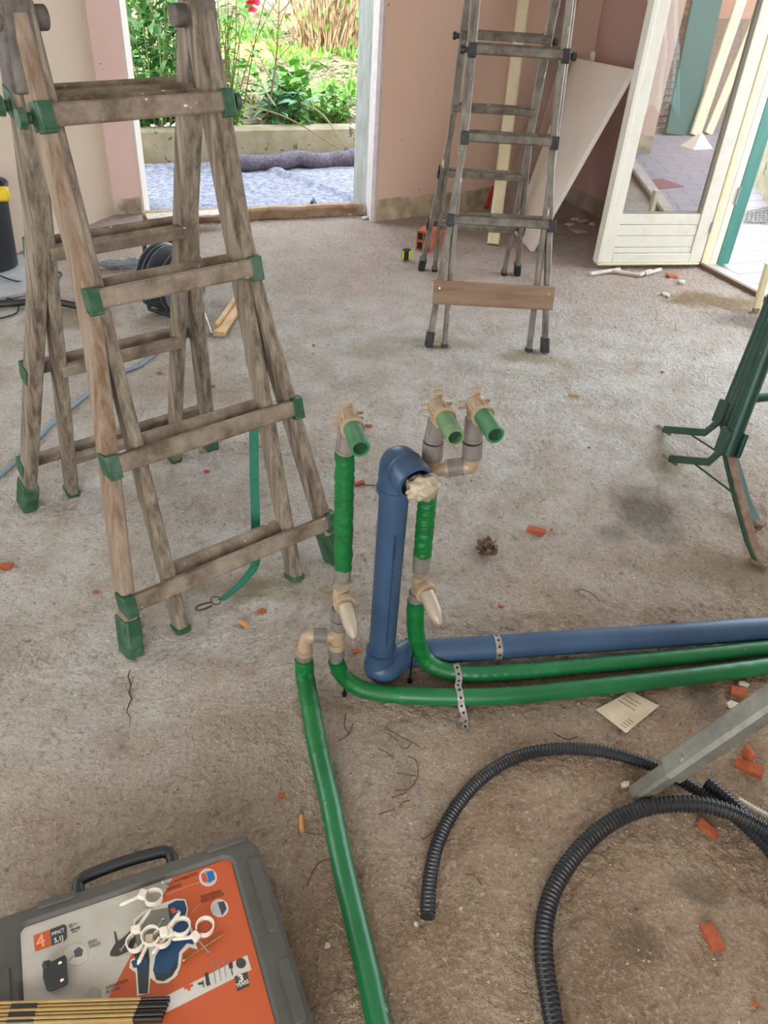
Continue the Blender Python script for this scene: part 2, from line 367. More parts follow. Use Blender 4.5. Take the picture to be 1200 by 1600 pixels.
WN = V((-.517, .856)); LN = V((-LD.y, LD.x)); LN = LN if LN.x < 0 else -LN
TOP = 2.85
struct('wall_back', MB().prism(pr(WR, CR, CR + WN * .38 + RN * .1, OPR), -.05, TOP), M['pink'])
struct('wall_back_left', MB().prism(pr(OPL, LWC, LWC + V((-.35, .1)), OPL + V((-.1, .3))), -.05, TOP), M['pale_pink'])
struct('wall_left', MB().prism(pr(LWC, LW2, LW2 + LN * .3, LWC + LN * .3 ), -.05, TOP), M['beige'])
X0 = LW2.x
struct('wall_left_near', MB().prism(pr(LW2, V((-3.5, LW2.y - .2)), V((-3.5, LW2.y + .1)), LW2 + LN * .3), -.05, TOP), M['beige'])
lw = MB()
for y0, y1, z0, z1 in ((REARY, .8, 0, TOP), (.8, 2.4, 0, .8), (.8, 2.4, 2.2, TOP), (2.4, 4.3, 0, TOP)): lw.box((-3.55, (y0 + y1) / 2, (z0 + z1) / 2), .2, y1 - y0, z1 - z0)
struct('wall_side', lw, M['beige'])
struct('wall_lintel', MB().prism(pr(OPL, LWC, V((-.19, 5.07)), OPR), 2.3, TOP), M['pink'])
struct('wall_right', MB().prism(pr(CR, DH, DH + RN * .12, CR + RN * .12), -.05, TOP), M['pink_shaded'])
struct('wall_right_near', MB().prism(pr(R2, R3, R3 + RN * .3, R2 + RN * .3), -.05, TOP), M['pink'])
struct('wall_right_lintel', MB().prism(pr(DH, R2, R2 + RN * .12, DH + RN * .12), 2.25, TOP), M['pink'])
struct('wall_right_rear', MB().prism(pr(R3, V((R3.x, REARY)), V((R3.x + .2, REARY)), R3 + RN * .3), -.05, TOP), M['pink'])
rw = MB()
for x0, x1, z0, z1 in ((-3.6, -1.8, 0, TOP), (1.0, R3.x + .2, 0, TOP), (-1.8, 1.0, 0, .6), (-1.8, 1.0, 2.4, TOP)): rw.box(((x0 + x1) / 2, REARY - .1, (z0 + z1) / 2), x1 - x0, .2, z1 - z0)
struct('wall_rear', rw, M['pink'])
struct('ceiling', MB().prism([(-3.65, REARY - .2), (R3.x + .3, REARY - .2), (R3.x + .3, R3.y), (R2.x + .3, R2.y + .2), (CR.x + .2, CR.y + .3), (-.4, 5.5), (-2.1, 5.1), (-3.65, 4.5)], TOP, TOP + .15), M['ceiling'])

# right jamb of the garden opening: grey weathered post and pale plaster arris
struct('trim_1', MB().prism(pr(OPR + V((-.035, -.01)), OPR + V((.06, -.19)), OPR + V((.09, -.17)), OPR + V((.0, .02))), 0, 2.3), mat('weathered_jamb', '85867f', .7, col2='a8aaa2', scale=14, stretch=(2, 2, .4), bump=.4, speck='5a5850', speck_t=.7))
struct('trim_2', MB().prism(pr(OPR + V((.058, -.20)), WR + V((-.022, .0)), WR + V((.0, -.012)), WR + V((.02, .02)), OPR + V((.09, -.16))), 0, 2.3), mat('pale_arris', 'cfc6c6', .7, col2='bdb3b0', scale=20))
struct('trim_3', MB().prism(pr(OPL + V((-.0, .0)), OPL + V((.018, -.006)), OPL + V((.03, .06)), OPL + V((-.01, .08))), 0, 2.3), mat('chalky_arris', 'ded5cc', .8))

# threshold timber
a, c = P(222, 352), P(565, 336)
th = thing('threshold_beam', 'rough brown timber lying across the foot of the garden opening', 'timber', (a + c) / 2)
path = [a.lerp(c, k / 12) + V((0, .035, .028 + .004 * math.sin(k * 2.1))) for k in range(13)]
MB().bar(path, (0, 0, 1), .075, .07).build('timber', M['beam'], th)
sh = thing('threshold_slab', 'thin pale stone edge lying on the left end of the brown threshold timber', 'stone', P(290, 330) + V((0, .08, 0)))
MB().bar([P(225, 345, .07) + V((0, .05, .006)), P(345, 338, .07) + V((0, .05, .006))], (0, 0, 1), .012, .10).build('slab_edge', M['rubble'], sh)

# ------------------------------------------------------------------ outside ground
def ground_grid(name, x0, x1, y0, y1, st, fn, mt, keep=None):
    nx, ny = int((x1 - x0) / st), int((y1 - y0) / st)
    vs = [(x0 + i * st, y0 + j * st, fn(x0 + i * st, y0 + j * st)) for j in range(ny + 1) for i in range(nx + 1)]; n = nx + 1
    fs = [(j * n + i, j * n + i + 1, (j + 1) * n + i + 1, (j + 1) * n + i) for j in range(ny) for i in range(nx) if keep is None or keep(x0 + i * st, y0 + j * st)]
    m = MB(); m.add(vs, fs); return m.build(name, mt, smooth=80)
M['mat'] = mat('grey_screed_outside', '666874', .9, col2='9699a6', scale=26, bump=.8, bscale=60, bdist=.01, speck='4d4852', speck_t=.60, speck_s=70)
M['curb'] = mat('mossy_curb', 'a39a84', .9, col2='84805f', scale=5, bump=.4, speck='5f6346', speck_t=.62, speck_s=14)
M['soil'] = mat('garden_soil', '5a5234', .95, col2='8f8764', scale=5, lo=.4, hi=.6, bump=.9, bscale=25, bdist=.03, speck='5f7a30', speck_t=.60, speck_s=9)
M['moss'] = mat('yellow_moss', '938a34', .9, col2='a8a055', scale=8, bump=.6, bscale=40, bdist=.01)
CA, CB = P(215, 258, -.02), P(565, 248, -.02); CU = (CB - CA).normalized(); CN = V((-CU.y, CU.x, 0))
def offc(x, y): return (V((x, y, 0)) - CA).dot(CN)
tag(MB().prism(pr(OPL + V((-1.2, -.1)), OPL, OPR, OPR + V((.2, 0)), CR + WN * .4, CR + V((.3, 1.2)), (CB + CU * 1.4 + CN * .05), (CA - CU * 1.5 + CN * .05)), -.12, -.03).build('terrace_ground', mat('terrace_base', '8c8f99', .9, col2='a3a7b3', scale=12, bump=.5)), kind='structure')
def matz(x, y):
    d = -offc(x, y); e = math.exp(-((d - .09) / .06) ** 2)
    s = (V((x, y, 0)) - CA).dot(CU)
    ridge = .035 * math.exp(-((s - .95 - (d - .3) * .45) / .025) ** 2) * (1 if .12 < d < 1.1 else 0)
    amp = .02
    return -.018 + e * amp * (1 + .3 * math.sin(s * 9)) + ridge + noise.noise(V((x * 14, y * 14, 0))) * .008 + noise.noise(V((x * 40, y * 40, 2))) * .004
def inmat(x, y):
    p = V((x, y, 0)); s = (p - CA).dot(CU); d = -offc(x, y); t = (p - V((OPL.x, OPL.y, 0))).dot(V((.929, .369, 0))); n = (p - V((OPL.x, OPL.y, 0))).dot(V((-.369, .929, 0)))
    return -.7 < s < 2.4 and .0 < d and n > .07
tag(ground_grid('ground_membrane', -2.9, 1.6, 4.6, 7.2, .02, matz, M['mat'], inmat), 'blue-grey gritty membrane on the ground outside, its far edge curled up', 'membrane')
ra_, rb2 = P(340, 257, .03), P(570, 246, .03)
tag(MB().tube([ra_.lerp(rb2, k / 30) + V((0, .02 * math.sin(k * .9), .012 * math.sin(k * .5))) for k in range(31)], lambda i:   .056 * (.55 + .45 * min(1, i / 5)) * (1 + .15 * noise.noise(V((i * .6, 0, 0)))), 16).build('felt_roll', mat('dark_felt', '4a4550', .95, col2='6a6470', scale=40, bump=.8, bscale=90, bdist=.008, speck='9a98a2', speck_t=.66, speck_s=80), smooth=80), 'rolled dark grey felt edge lying along the foot of the mossy curb', 'felt roll')
q0 = P(487, 322, .03)
tag(MB().add([q0 + V((-.035, 0, -.03)), q0 + V((.04, 0, -.03)), q0 + V((.0, .005, .035)), q0 + V((-.03, .12, -.03)), q0 + V((.03, .12, -.03)), q0 + V((0, .12, .02))], [(0, 1, 2), (0, 2, 5, 3), (1, 4, 5, 2), (3, 5, 4)]).build('membrane_fold', M['cable']), 'small black peaked flap of felt behind the threshold timber', 'felt flap')
struct('trim_4', MB().bar([CA - CU * 3 + V((0, 0, .10)) + CN * .09, CB + CU * 4 + V((0, 0, .10)) + CN * .09], (0, 0, 1), .26, .12), M['curb'])
def soilz(x, y): return .19 + max(0, offc(x, y) - .2) * .035 + noise.noise(V((x * 2, y * 2, 0))) * .05 + noise.noise(V((x * 9, y * 9, 0))) * .02
gs = ground_grid('garden_ground', -6.5, 5.5, 5.6, 13.5, .08, soilz, M['soil'], lambda x, y: offc(x, y) > .12); tag(gs, kind='structure')
# ------------------------------------------------------------------ garden planting
def green(name, c1, c2): 
    m = mat(name, c1, .5, col2=c2, scale=6); m.node_tree.nodes['Principled BSDF'].inputs['Subsurface Weight'].default_value = 0; return m
M['leaf_a'] = green('leaf_bright', '55902f', '82b348'); M['leaf_b'] = green('leaf_mid', '35682e', '578a3e'); M['leaf_c'] = green('leaf_blue_green', '3a6a44', '5a8a5c')
M['stem'] = mat('stem_brown', '6b5a3c', .8, col2='8a7a52', scale=20); M['stem_green'] = mat('stem_green', '5c7a35', .7, col2='7d8c48', scale=10)
M['reed'] = mat('dry_reed', '6f5136', .85, col2='cfb48e', scale=34, lo=.42, hi=.58, stretch=(1, 1, .06)); M['pinkf'] = mat('pink_petal', 'd8204f', .5)
def leafv(mb, p, d, n, L, W):
    d = V(d).normalized(); n = V(n); s = d.cross(n)
    s = s.normalized() if s.length > 1e-4 else d.orthogonal().normalized(); n = s.cross(d)
    W = W * L; a = p + d * L * .35; b = p + d * L * .7
    mb.add([p, a + s * W / 2 + n * W * .12, b + s * W * .36 + n * W * .05, p + d * L - n * L * .12, b - s * W * .36 + n * W * .05, a - s * W / 2 + n * W * .12, a - n * W * .04, b - n * W * .04],
           [(0, 1, 6), (1, 2, 7, 6), (2, 3, 7), (0, 6, 5), (6, 7, 4, 5), (7, 3, 4)])
def rv(rd): 
    return V((rd.uniform(-1, 1), rd.uniform(-1, 1), rd.uniform(-1, 1)))
def shrub(name, label, cat, base, nst, h, spread, leaf, LL, LWd, lmat, smat='stem', per=14, lo=.25, seed=1, lean=V((0, 0, 0)), flower=None, group=None, sr=.006):
    rd = random.Random(seed); base = V(base); t = thing(name, label, cat, base, group); st = MB(); lf = MB()
    for i in range(nst):
        an = rd.uniform(0, 2 * PI); sp = spread * rd.uniform(.2, 1); hh = h * rd.uniform(.6, 1)
        b0 = base + V((math.cos(an), math.sin(an), 0)) * spread * .25 * rd.random()
        top = base + V((math.cos(an) * sp, math.sin(an) * sp, hh)) + lean * hh
        mid = b0.lerp(top, .5) + rv(rd) * .05 * h + V((0, 0, .08 * h)); pts = spline([b0, mid, top], h / 8)
        st.tube(pts, [sr * (1 - .7 * k / len(pts)) for k in range(len(pts))], 5)
        for k in range(per):
            f = rd.uniform(lo, 1); p = pts[min(len(pts) - 1, int(f * len(pts)))]
            d = rv(rd); d.z = d.z * .5 + .1; L = LL * rd.uniform(.6, 1.2); leafv(lf, p + d.normalized() * rd.uniform(0, .05), d, V((rd.uniform(-.5, .5), rd.uniform(-.5, .5), 1)), L, LWd)
    st.build('stems', M[smat], t, smooth=60)
    if leaf: tag(lf.build('leaves', M[lmat], t, smooth=0), kind=None)
    if flower is not None:
        fl = MB()
        for k in range(26):
            d = rv(rd); leafv(fl, flower + d.normalized() * .012, d, rv(rd), .055, .95)
        fl.build('flower', M['pinkf'], t, smooth=40)
    return t
def G(px, py, h=0.2): 
    p = P(px, py, h); p = V((p.x, p.y, 0)) + CN * max(0, .26 - offc(p.x, p.y)); return V((p.x, p.y, soilz(p.x, p.y) - .02))
shrub('garden_shrub', 'tall leafy green shrub of many thin stems at the left of the garden opening', 'shrub', G(255, 205), 34, 1.3, .5, 1, .10, .5, 'leaf_b', 'stem_green', 24, .3, 3)
shrub('garden_shrub', 'broad-leaved green shrub outside, right behind the pink left reveal', 'shrub', G(195, 150), 26, 1.5, .5, 1, .12, .55, 'leaf_a', 'stem_green', 24, .3, 5)
shrub('rose_bush', 'rose bush with one pink bloom behind the wooden ladder hinge', 'rose bush', G(355, 190), 16, 1.15, .45, 1, .085, .6, 'leaf_a', 'stem', 16, .3, 8, flower=PY(396, 8, 7.2))
shrub('garden_shrub', 'bright green bush filling the upper left corner of the garden opening', 'shrub', G(290, 60), 26, 1.3, .6, 1, .12, .5, 'leaf_a', 'stem', 24, .2, 12)
# low plants along the curb
for i, (px, py, h, sp, n, mt, LL, lab) in enumerate(((235, 212, .28, .25, 18, 'leaf_b', .14, 'low strappy green plant at the left end of the concrete curb'), (300, 215, .3, .22, 14, 'leaf_c', .09, 'dark bluish-leaved plant on the curb behind the right ladder stile'),
        (372, 208, .32, .26, 11, 'leaf_a', .08, 'small light green leafy plant on the curb just right of the ladder'), (440, 175, .34, .28, 11, 'leaf_a', .16, 'broad-leaved lime green plant in the middle of the garden bed'),
        (462, 205, .30, .2, 8, 'leaf_c', .14, 'blue-green big-leaved plant hanging over the middle of the curb'), (485, 178, .22, .24, 9, 'leaf_a', .12, 'bright green clump behind the thin bare sapling'),
        (525, 190, .25, .22, 12, 'leaf_b', .06, 'small-leaved dark green weed near the right end of the curb'), (552, 225, .25, .26, 12, 'leaf_a', .09, 'leafy creeper hanging over the curb beside the grey jamb'), (500, 222, .16, .16, 10, 'leaf_a', .07, 'small creeping plant with pointed leaves trailing over the curb'))):
    shrub('low_plant', lab, 'plant', G(px, py), n, h, sp, 1, LL, .5, mt, 'stem_green', 12, .1, 20 + i, group='low plants along the curb')
# bare sapling and twigs
s = MB(); b0 = G(430, 150)
b0 = G(428, 205); tp = PY(445, 60, b0.y + .1)
sap = thing('bare_sapling', 'thin bare branching sapling standing in the middle of the garden bed', 'sapling', b0)
tpp = b0 + V((.12, .1, .9)); pts = spline([b0, b0.lerp(tpp, .5) + V((.03, 0, 0)), tpp], .05); s.tube(pts, [.012 - .009 * k / len(pts) for k in range(len(pts))], 6)
rd = random.Random(5)
for k in range(9):
    p = pts[int(len(pts) * rd.uniform(.35, .95))]; s.tube([p, p + V((rd.uniform(-.25, .25), rd.uniform(-.1, .1), rd.uniform(.1, .3)))], [.004, .0015], 5)
s.build('branches', M['stem'], sap)
for i, (pa, pb, za, zb, lab) in enumerate(((((370, 100)), ((430, 165)), .3, .5, 'long thin fallen twig slanting down behind the ladder'), ((355, 160), (530, 232), .42, .22, 'long bare arching twig crossing low above the curb'), ((470, 160), (540, 230), .45, .28, 'short bare twig hanging over the curb near the right end'))):
    a, c = P(*pa, za), P(*pb, zb); tag(MB().tube(spline([a, a.lerp(c, .5) + V((0, 0, .06)), c], .05), .005, 6).build('twig', M['stem']), lab, 'twig')
# dry reed clump
rb = G(520, 95); t = thing('dry_reed_clump', 'large clump of dry tan cut stalks in the far right of the garden', 'reed clump', rb); st = MB(); rd = random.Random(11)
for i in range(170):
    an = rd.uniform(0, 2 * PI); r = .36 * math.sqrt(rd.random()); b = rb + V((math.cos(an) * r, math.sin(an) * r, 0)); hh = rd.uniform(.5, 1.5)
    st.tube([b, b + V((math.cos(an) * r * .9 + rd.uniform(-.1, .1), math.sin(an) * r * .9, hh)) + V((rd.uniform(-.22, .22), rd.uniform(-.2, .2), 0))], [rd.uniform(.006, .015), .004], 5)
tag(st.build('stalks', M['reed'], t, smooth=60), kind=None)
lf = MB()
for i in range(150):
    an = rd.uniform(0, 2 * PI); r = rd.uniform(.1, .6); leafv(lf, rb + V((math.cos(an) * r, math.sin(an) * r, rd.uniform(.1, 1.1))), rv(rd), rv(rd), .13, .4)
lf.build('leaves', M['leaf_a'], t, smooth=0)
# ground litter and grass
lf = MB(); lt = MB(); gr = MB(); rd = random.Random(21)
for i in range(5200):
    x, y = rd.uniform(-4.2, 1.2), rd.uniform(6.1, 11)
    if offc(x, y) < .2: continue
    z = soilz(x, y); dens = noise.noise(V((x * 1.3, y * 1.3, 5)))
    if dens > .08 and rd.random() < .55:
        for k in range(3): gr_d = V((rd.uniform(-.6, .6), rd.uniform(-.6, .6), 1)); leafv(gr, V((x + rd.uniform(-.03, .03), y + rd.uniform(-.03, .03), z)), gr_d, rv(rd), rd.uniform(.05, .13), .22)
    else: leafv(lt, V((x, y, z + .01)), V((rd.uniform(-1, 1), rd.uniform(-1, 1), rd.uniform(-.1, .3))), V((0, 0, 1)), rd.uniform(.05, .16), .3)
tag(gr.build('grass', M['leaf_a'], smooth=0), 'sparse green grass and weeds growing over the garden bed', 'grass', kind='stuff')
tag(lt.build('leaf_litter', mat('dry_litter', 'a89a7c', .9, col2='7a6c4e', scale=3), smooth=0), 'pale dry leaves and stalks littering the garden bed', 'litter', kind='stuff')
def patch(px, py, rx, ry):
    c = G(px, py); n = 26; m = MB(); vs = [V((c.x, c.y, soilz(c.x, c.y) + .03))]
    for R_ in (.5, 1):
        for k in range(n):
            r = R_ * (1 + .25 * math.sin(k * 2.3) * R_); x = c.x + math.cos(2 * PI * k / n) * rx * r; y = c.y + math.sin(2 * PI * k / n) * ry * r; vs.append(V((x, y, soilz(x, y) + (.035 if R_ < 1 else -.005))))
    m.add(vs, [(0, 1 + k, 1 + (k + 1) % n) for k in range(n)] + [(1 + k, 1 + n + k, 1 + n + (k + 1) % n, 1 + (k + 1) % n) for k in range(n)]); return m
tag(patch(405, 95, .8, .55).build('moss_patch', M['moss']), 'sunlit yellow moss patch on the garden ground left of the dry stalks', 'moss', kind='stuff')
# garden back wall
struct('trim_5', MB().box((-1, 12.6, 1.0), 11, .25, 2.4), mat('garden_wall_stone', 'aaa08c', .9, col2='8e8874', scale=4, bump=.6, bscale=14, bdist=.03))

# ------------------------------------------------------------------ patio to the right
M['patio'] = mat('pale_patio_tiles', '9c959b', .6, col2='8b858b', scale=5)
nt = M['patio'].node_tree; bk = nt.nodes.new('ShaderNodeTexBrick'); gg = nt.nodes.new('ShaderNodeNewGeometry'); mpn = nt.nodes.new('ShaderNodeMapping'); nt.links.new(gg.outputs['Position'], mpn.inputs[0]); mpn.inputs['Rotation'].default_value = (0, 0, -.45)
nt.links.new(mpn.outputs[0], bk.inputs['Vector']); bk.inputs['Scale'].default_value = 1; bk.inputs['Brick Width'].default_value = .3; bk.inputs['Row Height'].default_value = .15; bk.inputs['Mortar Size'].default_value = .006
prev = nt.nodes['Principled BSDF'].inputs['Base Color'].links[0].from_socket
nt.links.new(prev, bk.inputs['Color1']); bk.inputs['Color2'].default_value = srgb('928b91'); bk.inputs['Mortar'].default_value = srgb('6e676c'); nt.links.new(bk.outputs['Color'], nt.nodes['Principled BSDF'].inputs['Base Color'])
struct('patio_ground', MB().prism(pr(CR + RN * .1, R3 + RN * .1, V((8, R3.y)), V((8, 9.5)), V((2.2, 9.5)), CR + V((.32, 1.2))), -.10, -.012), M['patio'])
o0, o1 = P(1090, 416), P(1195, 471)
struct('trim_6', MB().prism(pr(DH, R2, R2 + RN * .10, DH + RN * .10), 0, .012), mat('sill_stone', 'b9b0a8', .7, col2='9d9186', scale=10))
struct('trim_7', MB().prism(pr(DH + RN * -.012, R2 + RN * -.012, R2 + RN * .012, DH + RN * .012), 0, .022), mat('sill_strip', '6b5642', .7))
# patio planter
pa = P(1205, 318); 
struct('trim_8', MB().prism([(pa.x - .05, pa.y - .3), (pa.x + 1.4, pa.y - 1.2), (pa.x + 1.5, pa.y + .8), (pa.x + .1, pa.y + 1.0)], -.02, .30), M['curb'])
shrub('planter_shrub', 'leafy shrub growing in the raised bed beyond the green shutter', 'shrub', (pa.x + .4, pa.y - .15, .3), 24, .55, .4, 1, .13, .4, 'leaf_b', 'stem_green', 18, .1, 44)
g0, g1, g2, g3 = P(1166, 330), P(1215, 322), P(1215, 348), P(1163, 346)
gt = MB()
for k in range(9): gt.bar([g0.lerp(g1, k / 8), g3.lerp(g2, k / 8)], (0, 0, 1), .006, .01)
for k in range(7): gt.bar([g0.lerp(g3, k / 6), g1.lerp(g2, k / 6)], (0, 0, 1), .006, .01)
tag(gt.build('drain_grate', M['prop_dark']), 'metal drain grating in the patio beyond the green shutter', 'drain grate')
# far patio wall (seen mirrored in the door glass)
struct('wall_patio', MB().box((5.0, .95, 1.5), 5.2, .2, 3.2), M['patio_wall'])
struct('trim_9', MB().box((5.0, 1.06, .42), 5.2, .05, .95), mat('stone_dado', 'a89482', .9, col2='8d7868', scale=30, bump=.8, bscale=30, bdist=.02, speck='cbb9a4', speck_t=.6))
for i, (x, dx, wd, mt, lab, tilt) in enumerate(((4.05, .25, .34, 'shutter_dk', 'dark green louvred shutter leaning on the patio wall', .5), (4.2, .65, .12, 'yellow_paint', 'narrow cream board leaning askew on the patio wall', .55), (4.4, .8, .10, 'yellow_paint', 'second narrow cream board leaning right of the first on the patio wall', .5))):
    b0 = V((x, 1.09 + tilt, -.01)); t1 = V((x + dx, 1.16, 1.9)); tag(MB().bar([b0, t1], (1, 0, 0), wd, .035).build('leaning_board' if i else 'leaning_shutter', M[mt]), lab, 'board' if i else 'shutter')
sh = thing('louvred_shutter', 'cream slatted shutter leaning on the patio wall, mirrored in the door glass', 'shutter', (3.6, 1.35, 0))
A, B_, C_, D_ = V((3.72, 1.40, 0)), V((4.2, 1.40, 0)), V((4.4, 1.17, 1.5)), V((3.9, 1.17, 1.5))
for a_, b_ in ((A, D_), (B_, C_), (A, B_), (D_, C_)): MB().bar([a_, b_], (0, 1, .1), .03, .05).build('frame_rail', M['yellow_paint'], sh)
sl = MB()
for k in range(1, 26): sl.bar([A.lerp(D_, k / 26), B_.lerp(C_, k / 26)], (0, .7, .7), .035, .006)
sl.build('slats', M['yellow_paint'], sh)
c = V((3.87, 2.05, -.01)); tag(MB().add([c + V(q) for q in ((-.12, -.07, 0), (.12, -.10, 0), (.13, .08, 0), (-.10, .09, 0), (.02, 0, .13))], [(0, 1, 4), (1, 2, 4), (2, 3, 4), (3, 0, 4), (3, 2, 1, 0)]).build('folded_sheet', M['white']), 'folded white sheet standing like a tent on the patio', 'sheet')
c = V((2.69, 3.05, -.010)); tag(MB().prism([(c.x - .14, c.y - .1), (c.x + .12, c.y - .13), (c.x + .15, c.y + .1), (c.x - .12, c.y + .12)], -.012, -.006).build('floor_tile', mat('dusky_red_tile', '8b5a5a', .7, col2='7a4c4c', scale=20)), 'dusky red square tile lying on the patio paving', 'tile')

# door frame
FJ = P(1117, 414)
fj = V((FJ.x, FJ.y))
dfm = MB(); dfm.prism(pr(DH + V((-.0, .03)), DH + V((.012, -.012)), DH + V((.045, -.004)), DH + V((.05, .0)), fj + V((0, 0)), fj + V((.0, .06))), 0, 2.25)
struct('trim_10', dfm, M['yellow_paint'])
struct('trim_11', MB().prism(pr(DH.lerp(fj, .62) + V((0, -.012)), fj + V((.0, -.014)), fj + V((.0, .0)), DH.lerp(fj, .62)), 0, 2.25), M['white_paint'])
s0 = P(1119, 415); s1 = P(1140, 412)
sd_ = thing('green_shutter', 'sea green wooden shutter standing open in the patio doorway', 'shutter', s0)
dr = (s1 - s0).normalized(); MB().slab([s0, s0 + dr * .10, s0 + dr * .10 + V((0, 0, 2.1)), s0 + V((0, 0, 2.1))], V((-dr.y, dr.x, 0)) * .04).build('shutter_panel', M['shutter'], sd_, bevel=.003)
for z in (.35, 1.7): MB().cyl(s0 + V((-.004, -.008, z)), s0 + V((-.004, -.008, z + .09)), .007, seg=10).build('hinge', M['steel'], sd_)
# stone step edge near the sill
# ------------------------------------------------------------------ glazed door leaf
H0 = V((DH.x, DH.y, 0)) + V((-.012, -.02, 0)); L0 = P(926, 418); L0.z = 0
du = (L0 - H0).normalized(); dn = V((du.y, -du.x, 0)); dn = dn if dn.y < 0 else -dn     # dn faces the camera
WID = (L0 - H0).length; Z0, Z1 = .035, 2.2; TH = .045
def D(u, z, n=0): return H0 + du * u + V((0, 0, z)) + dn * n
def uz(px, py):
    q = PL(px, py, H0, dn); return (q - H0).dot(du), q.z
gu0, gz0 = uz(1094, 330); gu1, _ = uz(966, 326); gz0 = .302; gu0 = .075; gu1 = WID - .095
dr_ = thing('glazed_door', 'open cream-painted patio door leaf with tall glass pane and planked bottom', 'door', H0)
def dbox(name, u0, u1, z0, z1, n0, n1, mt, par=dr_, bev=.003): return MB().slab([D(u0, z0, n0), D(u1, z0, n0), D(u1, z1, n0), D(u0, z1, n0)], dn * (n1 - n0)).build(name, mt, par, bevel=bev)
dbox('hinge_stile', 0, gu0, Z0, Z1, -TH / 2, TH / 2, M['white_paint'])
dbox('free_stile', gu1, WID, Z0, Z1, -TH / 2, TH / 2, M['white_paint'])
dbox('edge_bead', WID - .03, WID - .002, Z0 + .01, Z1, TH / 2 + .0005, TH / 2 + .014, M['white_paint'])
dbox('bottom_rail', gu0, gu1, Z0, .085, -TH / 2, TH / 2, M['white_paint'])
zz = [.085, .118, .182, .243, .302]
for k in range(4): dbox('plank', gu0, gu1, zz[k] + .0025, zz[k + 1], -TH / 2 + .008, TH / 2 - .006, M['white_paint'], bev=.002)
dbox('weather_strip', .01, WID - .01, Z0 - .012, Z0 - .0005, -TH / 2, TH / 2 + .012, M['yellow_paint'])
dbox('top_rail', gu0, gu1, 2.1, Z1, -TH / 2, TH / 2, M['white_paint'])
dbox('glazing_gasket', gu0, gu0 + .012, .303, 2.1, -.012, TH / 2 - .008, M['groove'])
dbox('glazing_gasket', gu0, gu1, .303, .309, -.012, TH / 2 - .010, M['groove'])
gl = bpy.data.materials.new('coated_glass'); gl.use_nodes = True; n_ = gl.node_tree.nodes; l_ = gl.node_tree.links; n_.remove(n_['Principled BSDF'])
tb = n_.new('ShaderNodeBsdfTransparent'); tb.inputs[0].default_value = (.80, .84, .84, 1); gb = n_.new('ShaderNodeBsdfGlossy'); gb.inputs['Roughness'].default_value = .0; gb.inputs[0].default_value = (1, 1, 1, 1)
mx = n_.new('ShaderNodeMixShader'); mx.inputs[0].default_value = .42; l_.new(tb.outputs[0], mx.inputs[1]); l_.new(gb.outputs[0], mx.inputs[2]); l_.new(mx.outputs[0], n_['Material Output'].inputs[0])
g_ = MB().add([D(gu0 - .005, .297), D(gu1 + .005, .297), D(gu1 + .005, 2.105), D(gu0 - .005, 2.105)], [(0, 1, 2, 3)]).build('glass_pane', gl, dr_, smooth=0); 
hg = MB()
for z in (.20,): hg.cyl(D(-.004, z, TH / 2 + .002), D(-.004, z + .06, TH / 2 + .002), .007, seg=12)
hg.build('hinge', M['steel'], dr_)
# plastic sheet hanging behind the glass
bg_ = MB(); rows = 26; cols = 12
outl = [(0, 1015, 1062), (60, 1018, 1063), (120, 1010, 1064), (160, 1002, 1062), (185, 985, 1045)]
for j in range(rows + 1):
    py = -260 + (172 + 260) * j / rows
    xl, xr = (1012, 1060) if py < 60 else (1018 - (py - 60) * .17, 1062)
    for i in range(cols + 1):
        px = xl + (xr - xl) * i / cols; n = -.075 - .02 * math.sin(i * 1.7 + j * .35) - .015 * math.sin(j * .8)
        bg_.v.append(PL(px, py + (10 * math.sin(i * 1.2) if j == rows else 0), H0 + dn * n, dn))
for j in range(rows):
    for i in range(cols): k = j * (cols + 1) + i; bg_.f.append((k, k + 1, k + cols + 2, k + cols + 1))
film = bpy.data.materials.new('clear_film'); film.use_nodes = True; b = film.node_tree.nodes['Principled BSDF']; b.inputs['Base Color'].default_value = (.9, .9, .93, 1); b.inputs['Alpha'].default_value = .55; b.inputs['Roughness'].default_value = .25
tag(bg_.build('plastic_sheet', film, smooth=180, solid=.002), 'crumpled clear plastic sheet hanging behind the patio door glass', 'plastic sheet')

# cream batten standing at the near side of the patio doorway
q = P(1180, 488); t = thing('cream_batten', 'cream wooden batten with brown tip standing at the right frame edge', 'batten', q)
tp = P(1212, 470) ; tdir = (PY(1225, 330, q.y + .02) - q)
MB().bar([q + tdir * .05, q + tdir * .5], (1, 0, 0), .035, .03).build('batten', M['yellow_paint'], t); MB().bar([q, q + tdir * .049], (1, 0, 0), .033, .028).build('tip', M['plank'], t)

